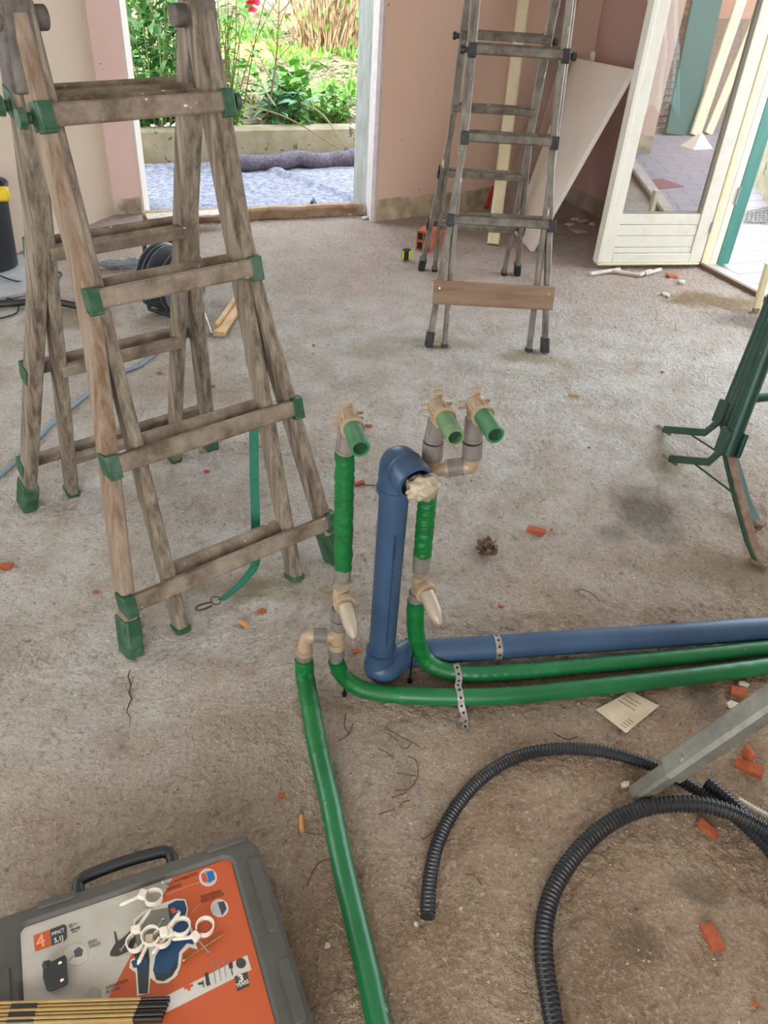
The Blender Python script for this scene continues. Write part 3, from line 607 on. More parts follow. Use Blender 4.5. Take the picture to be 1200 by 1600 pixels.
# ------------------------------------------------------------------ ladders
def ladder(name, label, c, ang, a, Ht, kz, uf, ut, ui, lv, mt, mr, mc, mh, plank=None, sw=.028, sd=.056, ru=.042, knobz=None, fh=.10, skip=()):
    u = V((math.cos(ang), math.sin(ang), 0)); v = V((-u.y, u.x, 0)); c = V((c[0], c[1], 0))
    t = thing(name, label, 'ladder', c)
    W = lambda U, Vv, z: c + u * U + v * Vv + V((0, 0, z))
    for s in (-1, 1):
        vv = lambda z: s * a * (1 - z / Ht)
        nrm = (v * s * Ht + V((0, 0, a))).normalized()         # outward normal of this face
        uo = lambda z: ut if z >= kz else ut + (uf - ut) * (1 - z / kz)
        for k in (-1, 1):
            pth = [W(k * uo(z), vv(z), z) for z in (.045, kz * .9, kz * 1.08, Ht - .05)]
            MB().bar(pth, u, sw, sd).build('outer_stile', M[mt], t)
            f0, f1 = W(k * uo(0), vv(0), .002), W(k * uo(fh), vv(fh), fh)
            f = MB(); f.bar([f0, f0.lerp(f1, .12), f0.lerp(f1, .2), f1], u, sw + .012, sd + .010); f.build('foot', M[mc], t, bevel=.003)
            pin = [W(k * ui, vv(z) - s * .004, z) for z in (.012, Ht * .5, Ht - .03)]
            MB().bar(pin, u, sw * .9, sd * .85).build('inner_stile', M[mt], t)
            q0 = W(k * ui, vv(0) - s * .004, 0.001); q1 = W(k * ui, vv(.014) - s * .004, .014); MB().bar([q0, q1], u, sw * .9 + .008, sd * .85 + .008).build('foot_pad', M[mc], t)
        for z in lv:
            if (s, z) in skip: continue
            e = uo(z) + .012; cc = W(0, vv(z), z) + nrm * .036
            MB().bar([cc - u * (e - .02), cc + u * (e - .02)], V((0, 0, 1)) - nrm * nrm.z, ru, .024).build('rung', M[mr], t)
            ci = W(0, vv(z + .016), z + .016) - nrm * .022
            MB().bar([ci - u * ui, ci + u * ui], V((0, 0, 1)) - nrm * nrm.z, ru * .85, .024).build('inner_rung', M[mr], t)
            for k in (-1, 1):
                g = cc + u * k * (e - .008)
                up = (V((0, 0, 1)) - nrm * nrm.z).normalized()
                bk = MB(); bk.box(g, .030, ru + .009, .029, u, up); bk.box(g - nrm * .02 + u * k * .013, .008, ru + .012, .045, u, up); bk.box(g - nrm * .004 - up * (ru / 2 + .006), .030, .010, .036, u, up)
                bk.build('bracket', M[mc], t, bevel=.003)
                if knobz and abs(z - knobz) < .01:
                    kb = MB(); k0 = g - nrm * .03 + u * k * .02; kb.cyl(k0, k0 + u * k * .012, .011, seg=14); kb.cyl(k0 + u * k * .012, k0 + u * k * .026, ru * .5, ru * .44, 14); kb.build('locking_knob', M[mc], t)
    for k in (-1, 1):      # hinge: two lapped plates and a barrel
        h = W(k * ut, 0, Ht - .055)
        hb = MB()
        for s in (-1, 1):
            d = (v * s * a * .9 - V((0, 0, Ht))).normalized()
            hb.bar([h + V((0, 0, .035)), h + d * .13], u, sw + .020 + .006 * s, sd + .014)
        hb.build('hinge_plate', M[mh], t, bevel=.006)
        MB().cyl(h - u * k * (.062), h + u * k * .034, .023, seg=16).build('hinge_barrel', M[mh], t, bevel=.003)
    if plank:
        z, hw, hh = plank; vv = -a * (1 - z / Ht); nrm = (-v * Ht + V((0, 0, a))).normalized(); cc = W(0, vv, z) + nrm * (sd / 2 + .011)
        MB().bar([cc - u * hw, cc + u * hw], V((0, 0, 1)) - nrm * nrm.z, hh, .02).build('plank', M['plank'], t)
        sc = MB()
        for k in (-1, 1):
            for j in (-1, 1): p = cc + u * k * (hw - .025) + V((0, 0, j * .02)); sc.cyl(p + nrm * .008, p + nrm * .013, .004, seg=8)
        sc.build('screw', M['steel'], t)
    return t, W
lad1, W1 = ladder('stepladder', 'weathered wooden stepladder with green brackets and feet, close at the left', (-.624, 1.894), math.radians(40.8), .38, 1.40, .84, .318, .196, .178, (.145, .485, .838, 1.182), 'wood_old', 'wood_rung', 'green_cap', 'wood_dark', knobz=1.182, sw=.035, sd=.062)
lad2, W2 = ladder('stepladder', 'narrow paint-spotted grey stepladder with a plank across its front legs', (.390, 3.824), math.radians(2.2), .483, 2.0, .83, .262, .178, .19, (.25, .525, .83, 1.13, 1.43, 1.73), 'lad2', 'lad2_rung', 'black_cap', 'black_cap', plank=(.235, .262, .10), sw=.024, sd=.045, ru=.034, knobz=1.13, fh=.065, skip=((-1, .25),))
# warm varnish left on the near front stile of the wooden ladder
for ch in lad1.children:
    if ch.name.startswith('outer_stile') and ch.name == 'outer_stile': ch.data.materials[0] = M['wood_warm']; ch['label'] = 'browner stile with worn varnish'

# webbing strap hanging from the wooden ladder's rung
s0 = W1(.255, -.225, .44)
sp0 = PY(397, 664, 2.02); 
spts = [PY(397, 650, 1.875), PY(397, 720, 1.85), PY(399, 800, 1.82), PY(400, 860, 1.79), P(397, 885, .035)]
zfl = [P(376, 912, .016), P(345, 938, .012)]
st = thing('webbing_strap', 'green webbing strap hanging from the wooden stepladder down to the floor', 'strap', P(345, 938))
def ribbon(path, side, wd, th=.0025):
    m = MB(); n = len(path); rings = []
    for i, p in enumerate(path):
        t = (path[min(i + 1, n - 1)] - path[max(i - 1, 0)]).normalized(); s_ = side(i / (n - 1)) if callable(side) else V(side); s_ = (s_ - t * s_.dot(t)).normalized(); b = t.cross(s_)
        rings += [p + s_ * wd / 2 + b * th / 2, p - s_ * wd / 2 + b * th / 2, p - s_ * wd / 2 - b * th / 2, p + s_ * wd / 2 - b * th / 2]
    m.add(rings, [(j * 4 + i, j * 4 + (i + 1) % 4, j * 4 + 4 + (i + 1) % 4, j * 4 + 4 + i) for j in range(n - 1) for i in range(4)] + [(3, 2, 1, 0), tuple((n - 1) * 4 + i for i in range(4))]); return m
rp = spline(spts + zfl, .01)
rib = ribbon(rp, lambda f: V((1, 0, 0)).lerp(V((.55, -.75, .35)), max(0, (f - .6) / .4)), .026); rib.build('webbing', M['strap'], st)
e = zfl[1]; cl = MB(); cl.torus(e + V((-.012, -.006, .004)), V((.2, -.1, 1)), .014, .002, 16, 6)
cpts = [e + V((-.02, -.012, .004)), e + V((-.05, -.03, .006)), e + V((-.058, -.045, .006)), e + V((-.045, -.05, .006)), e + V((-.018, -.028, .004))]; cl.tube(spline(cpts, .004), .003, 8)
cl.build('clip', M['rust'], st); 

# ------------------------------------------------------------------ plumbing
DP = V((.27, -.96, 0)).normalized(); DS = V((-DP.y, DP.x, 0))      # outlets point this way; DS to the right
def coupling(mb, p0, p1, r=.0185):
    p0, p1 = V(p0), V(p1); d = (p1 - p0).normalized(); mb.cyl(p0, p1, r, seg=24); L = (p1 - p0).length
    for f in (.0, .88): mb.cyl(p0 + d * L * f, p0 + d * (L * f + L * .12), r + .0013, seg=24)
    a = d.orthogonal().normalized(); b = d.cross(a)
    for k in range(8): th = 2 * PI * k / 8; q = a * math.cos(th) + b * math.sin(th); mb.box((p0 + p1) / 2 + q * r, .003, .003, L * .9, q, d.cross(q), d)
def outlet(par, c, olive=False):
    c = V(c) - V((0, 0, .005)); b = MB(); b.cyl(c - V((0, 0, .03)), c + V((0, 0, .006)), .0180, seg=24)
    b.tube([c + V((0, 0, .006)) - DP * .012, c + V((0, 0, .006)) + DP * .03], .0185, 24); b.cyl(c + V((0, 0, .006)) + DP * .010, c + V((0, 0, .006)) + DP * .030, .0208, seg=24); b.cyl(c + V((0, 0, .006)) + DP * .030, c + V((0, 0, .006)) + DP * .038, .0236, seg=24)
    for k in range(14):
        th = 2 * PI * k / 14; q = DS * math.cos(th) + V((0, 0, 1)) * math.sin(th); b.box(c + V((0, 0, .006)) + DP * .020 + q * .0212, .003, .003, .02, q, DP.cross(q), DP)
    b.build('outlet_elbow', M['cream_fit'], par)
    pl = MB(); pc = c + V((0, 0, -.004)) - DP * .014; SC = .74
    def slab2(x0, x1, z0, z1):
        x0, x1, z0, z1 = x0 * SC, x1 * SC, z0 * SC, z1 * SC; pl.slab([pc + DS * x0 + V((0, 0, z0)), pc + DS * x1 + V((0, 0, z0)), pc + DS * x1 + V((0, 0, z1)), pc + DS * x0 + V((0, 0, z1))], -DP * .004)
    slab2(-.018, .018, -.02, .03); 
    for s in (-1, 1):
        slab2(*sorted((s * .018, s * .027)), -.004, .020); slab2(*sorted((s * .027, s * .043)), .013, .020); slab2(*sorted((s * .027, s * .043)), -.004, .003)
    slab2(-.011, .011, .03, .042); slab2(-.011, -.004, .042, .058); slab2(-.004, .013, .052, .058); slab2(.005, .013, .036, .045)
    pl.build('wall_bracket', M['cream_fit'], par)
    p0 = c + V((0, 0, .006)) + DP * .036; g = MB(); g.hollow(p0, p0 + DP * .072, .0182, .0135, 24)
    pg = g.build('test_plug', M['plug_olive' if olive else 'plug'], par)
    MB().cyl(p0 + DP * .02, p0 + DP * .06, .0137, seg=20).build('plug_bore', M['plug_in'], pg)
def wrap(mb, p0, p1, r, seed):
    n = 60; p0, p1 = V(p0), V(p1); rd = random.Random(seed); ph = rd.random() * 6; seg = 28
    d = (p1 - p0).normalized(); a = d.orthogonal().normalized(); b = d.cross(a); vs = []
    for j in range(n + 1):
        q = p0.lerp(p1, j / n)
        for k in range(seg):
            th = 2 * PI * k / seg; rr = r * (1 + .08 * noise.noise(V((math.cos(th) * 1.2 + ph, math.sin(th) * 1.2, j * .22))) + .09 * noise.noise(V((math.cos(th) * .7, math.sin(th) * .7, j * .9 + ph)))); vs.append(q + (a * math.cos(th) + b * math.sin(th)) * rr)
    fs = [(j * seg + i, j * seg + (i + 1) % seg, (j + 1) * seg + (i + 1) % seg, (j + 1) * seg + i) for j in range(n) for i in range(seg)] + [tuple(range(seg - 1, -1, -1)), tuple(n * seg + i for i in range(seg))]
    mb.add(vs, fs)
YL = 1.345
XL = lambda py: PY({640: 544}.get(py, 540 + (700 - py) * .028 if py < 900 else 535 - (py - 900) * .055), py, YL)
wl = thing('water_pipe', 'green insulated water pipe with riser and one outlet, the nearest left branch', 'pipe', P(527, 1070))
top = PY(545, 655, YL); outlet(wl, top)
A_ = PY(539, 675, YL); B_ = PY(539, 706, YL); m1 = MB(); coupling(m1, top - V((0, 0, .02)), B_, .0185); m1.build('coupling', M['grey_fit'], wl)
m1 = MB(); wrap(m1, B_, PY(536, 886, YL), .0200, 3); m1.build('tape_wrap', M['tape'], wl)
m1 = MB(); coupling(m1, PY(536, 884, YL), PY(535, 906, YL), .0178); m1.build('coupling', M['grey_fit'], wl)
def capped(par, c, dirn, r=.024):
    b = MB(); b.cyl(c - V((0, 0, .026)), c + V((0, 0, .026)), .0185, seg=24); b.cyl(c, c + dirn * .03, r - .003, seg=24); b.cyl(c + dirn * .024, c + dirn * .036, r + .0015, seg=24); b.torus(c + dirn * .034, dirn, r - .001, .003)
    b.build('tee_outlet', M['cream_fit'], par)
    p = c + dirn * .034; q = MB(); dd = (dirn + V((0, 0, -.45))).normalized(); q.tube([p, p + dd * .03, p + dd * .05, p + dd * .075, p + dd * .08], [.018, .0175, .0165, .0085, .003], 20, flat=None); q.build('thread_cap', M['cap'], par)
capped(wl, PY(533, 930, YL), (DP + V((.10, 0, 0))).normalized())
m1 = MB(); coupling(m1, PY(531, 950, YL), PY(530, 966, YL), .0175); coupling(m1, PY(530, 967, YL), PY(529, 981, YL), .0185); m1.build('coupling', M['grey_fit'], wl)
teec = PY(527, 994, YL)
elb = PY(482, 993, YL - .012); eld = PY(476, 1018, YL - .02)
b = MB(); b.cyl(PY(529, 981, YL), PY(526, 1008, YL), .0175, seg=24); b.cyl(teec, teec.lerp(elb, .45), .0150, seg=24); b.cyl(PY(526, 1002, YL), PY(526, 1010, YL), .0215, seg=24); b.build('tee', M['cream_fit'], wl)
m1 = MB(); coupling(m1, teec.lerp(elb, .38), teec.lerp(elb, .86), .0165); m1.build('coupling', M['grey_fit'], wl)
b = MB(); b.tube(spline([teec.lerp(elb, .82), elb + V((.01, 0, 0)), elb + V((-.006, 0, -.012)), eld], .004), .0165, 20); b.cyl(eld + V((0, 0, .008)), eld - V((0, 0, .004)), .0205, seg=24); b.build('elbow', M['cream_fit'], wl)
m1 = MB(); coupling(m1, eld, PY(475, 1034, YL - .02), .0178); coupling(m1, PY(526, 1010, YL), PY(526, 1024, YL), .0185); m1.cyl(PY(526, 1022, YL), PY(525, 1038, YL), .0135, seg=20); m1.build('coupling', M['grey_fit'], wl)
g3 = spline([PY(475, 1030, YL - .02), PY(477, 1058, YL - .035), P(486, 1110, .055), P(497, 1172, .027), P(515, 1250, .023), P(534, 1345, .023), P(556, 1440, .023), P(575, 1520, .023), P(592, 1600, .023), P(625, 1740, .023)], .006)
def wr(i, n, f0=0., k=.9): return .0232 * (1 + .03 * noise.noise(V((i * .35, 0, n))) + (.02 * abs(math.sin(i * .33)) if i < 60 else 0))
m1 = MB(); nsp = 42; m1.tube(g3[:nsp + 1], lambda i: .0225 + .0012 * noise.noise(V((i * .5, 0, 1))) + .0010 * (i % 7) / 7, 24); m1.build('tape_wrap', M['tape'], wl)
m1 = MB(); m1.tube(g3[nsp:], lambda i: .0225 + .0008 * noise.noise(V((i * .2, 5, 1))), 24); m1.build('insulation', M['insul'], wl)
g1 = spline([PY(525, 1032, YL), PY(533, 1052, YL), P(556, 1072, .035), P(600, 1084, .025), P(700, 1089, .024), P(800, 1087, .024), P(900, 1077, .024), P(1000, 1066, .024), P(1100, 1054, .024), P(1200, 1041, .024), P(1330, 1024, .024), P(1700, 980, .024)], .006)
m1 = MB(); m1.tube(g1[:34], lambda i: .0205 + .0022 * noise.noise(V((i * .5, 0, 7))), 24); m1.build('tape_wrap', M['tape'], wl)
m1 = MB(); m1.tube(g1[33:], lambda i: .0215 + .0006 * noise.noise(V((i * .2, 5, 3))), 24); m1.build('insulation', M['insul'], wl)

YR = 1.40
wr_ = thing('water_pipe', 'green insulated water pipe whose riser forks into two outlets, right of the blue pipe', 'pipe', P(655, 1045))
ol = PY(686, 640, YR); orr = PY(745, 636, YR + .005)
outlet(wr_, ol, True); outlet(wr_, orr)
m1 = MB(); coupling(m1, ol - V((0, 0, .025)), PY(677, 688, YR)); coupling(m1, PY(677, 690, YR), PY(675, 716, YR), .020); m1.build('coupling', M['grey_fit'], wr_)
tj = PY(674, 735, YR); ej = PY(731, 728, YR)
m1 = MB(); m1.cyl(PY(675, 714, YR), PY(671, 760, YR), .0165, seg=24); m1.cyl(PY(672, 752, YR), PY(671, 760, YR), .0205, seg=24); m1.cyl(tj, tj.lerp(ej, .5), .0145, seg=24); m1.cyl(tj.lerp(ej, .38), tj.lerp(ej, .46), .020, seg=24); m1.build('tee', M['cream_fit'], wr_)
m1 = MB(); coupling(m1, tj.lerp(ej, .44), tj.lerp(ej, .88), .0175); coupling(m1, PY(737, 714, YR), PY(738, 690, YR), .0195); coupling(m1, PY(738, 688, YR), orr - V((0, 0, .025))); m1.build('coupling', M['grey_fit'], wr_)
m1 = MB(); m1.tube(spline([tj.lerp(ej, .84), PY(733, 728, YR), PY(737, 722, YR), PY(737, 710, YR)], .004), .0165, 20); m1.build('elbow', M['cream_fit'], wr_)
m1 = MB(); coupling(m1, PY(671, 758, YR), PY(668, 778, YR), .0182); m1.build('coupling', M['grey_fit'], wr_)
m1 = MB(); wrap(m1, PY(668, 774, YR), PY(660, 866, YR), .0205, 9); m1.build('tape_wrap', M['tape'], wr_)
m1 = MB(); coupling(m1, PY(659, 864, YR), PY(657, 892, YR), .0182); m1.build('coupling', M['grey_fit'], wr_)
capped(wr_, PY(656, 912, YR), (DP + V((.22, 0, 0))).normalized())
m1 = MB(); coupling(m1, PY(651, 925, YR), PY(650, 942, YR), .0172); m1.build('coupling', M['grey_fit'], wr_)
g2 = spline([PY(650, 938, YR), PY(649, 965, YR), PY(651, 995, YR), PY(662, 1026, YR), P(690, 1046, .030), P(740, 1053, .025), P(820, 1049, .024), P(900, 1042, .024), P(1000, 1033, .024), P(1100, 1023, .024), P(1200, 1012, .024), P(1330, 997, .024), P(1700, 955, .024)], .006)
m1 = MB(); m1.tube(g2[:46], lambda i: .0215 + .0018 * noise.noise(V((i * .5, 0, 7))), 24); m1.build('tape_wrap', M['tape'], wr_)
m1 = MB(); m1.tube(g2[45:], lambda i: .0208 + .0006 * noise.noise(V((i * .2, 5, 3))) + (.0006 * math.sin(i * 1.5) if i < 60 else 0), 24); m1.build('insulation', M['insul'], wr_)

# blue drain
YB = 1.375
dr = thing('drain_pipe', 'blue plastic drain pipe running along the floor and rising upright', 'pipe', P(592, 1055))
b0 = PY(596, 1020, YB); b1 = PY(618, 745, YB); R_ = .0318
m1 = MB(); m1.cyl(b0, b1, R_, seg=40); m1.build('riser', M['blue'], dr)
nm = (b1 - b0).normalized()
# printed line of marks along the riser
pm = MB(); front = V((.30, -.95, 0)).normalized(); front = (front - nm * front.dot(nm)).normalized(); sd1 = nm.cross(front); rd = random.Random(4); s_ = .06
while s_ < .36:
    L = rd.uniform(.003, .009); p = b0 + nm * s_ + front * (R_ + .0003); pm.box(p, .0035, L, .0006, sd1, nm, front); s_ += L + rd.uniform(.002, .006)
for k in range(9): p = b0 + nm * (.335 + k * .007) + front * (R_ + .0003); pm.box(p, .006, .0045, .0006, sd1, nm, front)
pm.build('printed_line', mat('print_ink', '182a44', .6), dr)
lowc = P(584, 1050, .045); el2 = P(628, 1012, .042)
m1 = MB(); m1.tube(spline([b0 + nm * .012, b0 - nm * .01, PY(590, 1040, YB - .005), P(600, 1046, .04), P(622, 1030, .042), P(640, 1019, .042)], .006), .0352, 36)
m1.cyl(b0 + nm * .014, b0 + nm * .002, .0385, seg=36); fl0, fl1 = P(636, 1021, .042), P(1200, 982, .042); fd = (fl1 - fl0).normalized(); m1.cyl(fl0, fl0 + fd * .012, .039, seg=36); m1.build('bottom_bend', M['blue'], dr)
m1 = MB(); m1.cyl(fl0 + fd * .005, fl0 + fd * 2.3, R_, seg=40); m1.build('floor_run', M['blue'], dr)
td = V((.50, -.85, -.12)).normalized(); tc_ = b1 + nm * .035
m1 = MB(); m1.tube(spline([b1 - nm * .03, b1 + nm * .008, b1 + nm * .038 + td * .006, b1 + nm * .048 + td * .03, b1 + nm * .044 + td * .07], .005), .0362, 36, caps=False)
pe = b1 + nm * .044 + td * .068; m1.hollow(pe - td * .02, pe + td * .012, .0405, .0325, 36); m1.cyl(b1 - nm * .034, b1 - nm * .022, .0385, seg=36); m1.torus(b1 + nm * .046 + td * .03, td, .0362, .003, 36, 8); m1.build('top_elbow', M['blue'], dr)
# bag stuffed in the open end
def lump(c, ax, s, seed, sub=4, amp=.28):
    bm = bmesh.new(); bmesh.ops.create_icosphere(bm, subdivisions=sub, radius=1); m_ = MB(); A1 = V(ax).normalized(); A2 = V((0, 0, 1)) - A1 * A1.z; A2.normalize(); A3 = A1.cross(A2)
    vs = []
    for v in bm.verts:
        q = v.co.copy(); f = 1 + amp * noise.noise(q * 2.1 + V((seed, 0, 0))) + amp * .8 * abs(noise.noise(q * 4.5 + V((0, seed, 0)))); q = q * f; vs.append(V(c) + A1 * q.x * s[0] + A2 * q.z * s[2] + A3 * q.y * s[1])
    m_.add(vs, [tuple(x.index for x in f.verts) for f in bm.faces]); bm.free(); return m_
bagm = lump(pe + td * .016 + V((.012, 0, -.004)), td, (.026, .034, .024), 3, 4, .34)
tag(bagm.build('plastic_bag', M['poly_bag'], smooth=70), 'crumpled milky plastic bag stuffed in the top of the blue pipe', 'plastic bag')
# perforated straps
def pstrap(label, pts, side, wd=.016, closed=False):
    t = thing('pipe_strap', label, 'strap', pts[-1]); pth = spline(pts, .004); ribbon(pth, side, wd, .0016).build('band', M['galv'], t)
    h = MB(); L = 0; nxt = .012
    for i in range(1, len(pth) - 1):
        L += (pth[i] - pth[i - 1]).length
        if L > nxt:
            nxt += .019; tt = (pth[i + 1] - pth[i - 1]).normalized(); s_ = V(side(i / (len(pth) - 1)) if callable(side) else side); s_ = (s_ - tt * s_.dot(tt)).normalized(); n_ = tt.cross(s_)
            h.cyl(pth[i] - n_ * .0013, pth[i] + n_ * .0013, .0036, seg=10)
    h.build('holes', M['black_steel'], t); return t
# strap 1 over the two green pipes
fw2 = V((fd.x, fd.y, 0)).normalized(); sN = V((fw2.y, -fw2.x, 0))
p2 = P(712, 1052, .024); p1_ = P(716, 1089, .024)
r0 = .0245
sp1 = [p2 - sN * r0 + V((0, 0, -.01)), p2 - sN * r0 * .7 + V((0, 0, r0 * .72)), p2 + V((0, 0, r0)), p2 + sN * .03 + V((0, 0, r0 * .75)), p1_ - sN * .014 + V((0, 0, r0 * .93)), p1_ + V((0, 0, r0 + .001)), p1_ + sN * r0 * .75 + V((0, 0, r0 * .75)), p1_ + sN * (r0 + .003) + V((.002, 0, 0)), P(726, 1122, .006), P(727, 1138, .004)]
sp_ = pstrap('perforated steel strap pinning the two green pipes to the floor', sp1, fd)
q = P(722, 1126, .008); MB().cyl(q, q + V((0, 0, .004)), .007, seg=14).build('screw_head', M['steel'], sp_)
bc = P(775, 1012, .042); ring = [bc + (sN * math.cos(a_) + V((0, 0, 1)) * math.sin(a_)) * (R_ + .002) for a_ in [math.radians(x) for x in range(200, -31, -15)]] + [bc + sN * (R_ + .004) + V((0, 0, -.038))]
pstrap('perforated steel strap around the blue floor pipe', ring, fd, .017)
for (pxt, pyt, pxb, pyb, lab) in ((546, 985, 538, 1087, 'black anchor bolt standing in the floor behind the left green pipe bend'), (640, 1020, 640, 1066, 'black anchor bolt in the floor below the blue pipe bend')):
    pb = P(pxb, pyb); pt = PY(pxt, pyt, pb.y); pt = pb + V((0, 0, pt.z if pxt > 600 else .035))
    t = thing('anchor_bolt', lab, 'bolt', pb); MB().cyl(pb, pt, .0028, seg=12).build('shank', M['black_steel'], t); MB().cyl(pb, pb + V((0, 0, .010)), .006, seg=6).build('nut', M['black_steel'], t)
# brick piece below the blue bend
q = P(650, 1040); tag(MB().chunk(q + V((.0, .03, .006)), .07, .03, .010, 5, .1).build('brick_fragment', M['brick_b']), 'flat red brick piece under the blue pipe bend', 'brick fragment')

# ------------------------------------------------------------------ corrugated conduits
def conduit(name, label, pts, r, mt, hollow_end=True, period=.0085):
    pth = spline(pts, .02); # resample evenly
    L = [0]
    for i in range(1, len(pth)): L.append(L[-1] + (pth[i] - pth[i - 1]).length)
    n = int(L[-1] / (period / 4)); out = []; j = 0
    for k in range(n + 1):
        d = L[-1] * k / n
        while j < len(L) - 2 and L[j + 1] < d: j += 1
        out.append(pth[j].lerp(pth[j + 1], (d - L[j]) / max(1e-6, L[j + 1] - L[j])))
    t = thing(name, label, 'conduit', pts[0]); m = MB(); prof = (1, 1, .84, .84)
    m.tube(out, lambda i: r * prof[i % 4], 14); m.build('tube', M[mt], t, smooth=25)
    if hollow_end:
        d = (out[0] - out[3]).normalized(); m = MB(); m.cyl(out[0] - d * .001, out[0] + d * .0008, r * .78, seg=14); m.build('bore', M['tape_k'], t)
    return t
zc = .017
c1 = [P(668, 1433, zc), P(671, 1380, zc), P(683, 1320, zc), P(712, 1262, zc), P(757, 1212, zc), P(815, 1180, zc), P(880, 1170, zc), P(950, 1176, zc), P(1020, 1197, zc), P(1075, 1226, zc), P(1130, 1262, zc), P(1175, 1300, zc), P(1215, 1345, zc), P(1260, 1420, zc), P(1290, 1540, zc), P(1230, 1680, zc), P(1080, 1760, zc)]
conduit('corrugated_conduit', 'thinner black corrugated conduit arching from an open end left of the loop', c1, .0150, 'conduit')
c2 = [P(905, 1720, .02), P(875, 1640, .02), P(862, 1580, .02), P(850, 1500, .02), P(851, 1440, .02), P(868, 1383, .02), P(905, 1328, .022), P(955, 1285, .026), P(1010, 1262, .035), P(1070, 1256, .046), P(1120, 1262, .05), P(1170, 1282, .05), P(1230, 1320, .05), P(1300, 1400, .04), P(1335, 1520, .02), P(1310, 1680, .02), P(1180, 1800, .02)]
conduit('corrugated_conduit', 'thick black corrugated conduit looping forward to the bottom edge', c2, .0185, 'conduit', False, .0095)
c3 = [P(1105, 1222, .03), P(1130, 1243, .03), P(1165, 1275, .028), P(1215, 1330, .02)]
conduit('corrugated_conduit', 'short black conduit end lying beside the beige conduit behind the prop', c3, .0150, 'conduit')
conduit('corrugated_conduit', 'beige corrugated conduit emerging at the right edge', [P(1152, 1252, .012), P(1180, 1268, .012), P(1225, 1292, .012), P(1290, 1330, .012)], .0115, 'conduit_tan', False, .007)

# steel prop leg
pb = P(990, 1250, .0); pt = P(1208, 1100, .33); pdv = (pt - pb).normalized()
t = thing('prop_leg', 'dull steel square-tube prop leg slanting up to the right edge', 'prop', pb)
sd2 = pdv.cross(V((0, 0, 1))).normalized()
MB().bar([pb + pdv * .0 + V((0, 0, .018)), pb + pdv * .17 + V((0, 0, .018))], sd2, .040, .034).build('inner_tube', M['prop_dark'], t)
MB().bar([pb + pdv * .105 + V((0, 0, .02)), pb + pdv * 1.3 + V((0, 0, .02))], sd2, .055, .046).build('outer_sleeve', M['prop'], t)
nn = sd2.cross(pdv); nn = nn if nn.z > 0 else -nn; q = pb + pdv * .15 + V((0, 0, .02)) + nn * .023 - sd2 * -.005
MB().cyl(q, q + nn * .004, .010, .008, 14).build('rivet', M['prop'], t)

# ------------------------------------------------------------------ green trestle
F2 = P(1045, 722); F3 = P(1185, 882); F1 = P(1036, 676)
SB = PY(1139, 700, 2.22); off = V((F1.x - F2.x + .03, F1.y - F2.y, 0)); SA = PY(1134, 655, 2.22 + off.y)
t = thing('trestle', 'dark green tubular steel trestle at the right edge', 'trestle', (F2 + F3) / 2)
TB = PY(1237, 440, 2.34); TA = PY(1232, 415, 2.60)
for S_, T_ in ((SB, TB), (SA, TA)):
    e = T_ + (T_ - S_) * .35
    MB().cyl(S_ - (T_ - S_).normalized() * .02, e, .027, seg=24).build('tube_leg', M['trestle'], t)
    dd = (T_ - S_).normalized(); k = MB(); sdx = dd.cross(V((0, 1, 0))).normalized(); k.box(S_ + dd * .02, .012, .075, .05, dd.cross(V((0, 1, 0))), dd); k.box(S_ + dd * .02 + sdx * .026, .014, .08, .062, sdx, dd); k.box(S_ + dd * .02 - sdx * .026, .014, .08, .062, sdx, dd); k.build('socket', M['trestle'], t, bevel=.003)
MB().bar([TB + (TB - SB) * .33 + V((0, -.2, 0)), TA + (TA - SA) * .33 + V((0, .2, 0))], (0, 0, 1), .05, .05).build('top_rail', M['trestle'], t)
for S_, Fl, nm_ in ((SB, F2, 1), (SA, F1, 1)):
    MB().bar([S_ + V((-.02, 0, -.01)), S_.lerp(Fl, .25) + V((-.0, 0, -.04)), Fl + V((.0, 0, .015))], (0, 1, .2), .026, .012).build('spreader_leg', M['trestle'], t)
    MB().bar([Fl + V((-.012, .045, .004)), Fl + V((.015, -.035, .012))], (1, 0, .4), .012, .006).build('foot_plate', M['prop_dark'], t)
F3b = F3 + off
for S_, Fl in ((SB, F3), (SA, F3b)):
    pts = [S_ + V((0, -.005, -.02)), S_.lerp(Fl, .35) + V((-.012, 0, 0)), S_.lerp(Fl, .8) + V((-.008, 0, 0)), Fl + V((.0, 0, .010))]
    MB().bar(pts, (.95, .3, 0), .034, .014).build('front_leg', M['trestle'], t)
    if S_ is SB: tag(MB().bar([p + V((.006, -.010, .004)) for p in pts[0:]], (.95, .3, 0), .028, .012).build('mud_coating', M['trestle_rust'], t), None)
    tag(MB().bar([Fl + V((-.02, .02, .008)), Fl + V((.02, -.02, .012))], (.6, .6, 0), .035, .014).build('foot_plate', M['trestle_rust'], t), None)
for a_, b_ in (((1075, 673), (1137, 743)), ((1075, 723), (1145, 793))):
    F_ = F1 if a_[1] < 700 else F2; S_ = SA if a_[1] < 700 else SB; Fn = F3b if a_[1] < 700 else F3
    MB().cyl(S_.lerp(F_, .62) + V((0, 0, -.01)), S_.lerp(Fn, .45), .0035, seg=8).build('brace_rod', M['trestle'], t)
MB().cyl(SA.lerp(TA, .14) + V((.02, 0, 0)), SA.lerp(TA, .16) + V((.8, .2, .02)), .017, seg=18).build('cross_tube', M['trestle'], t)

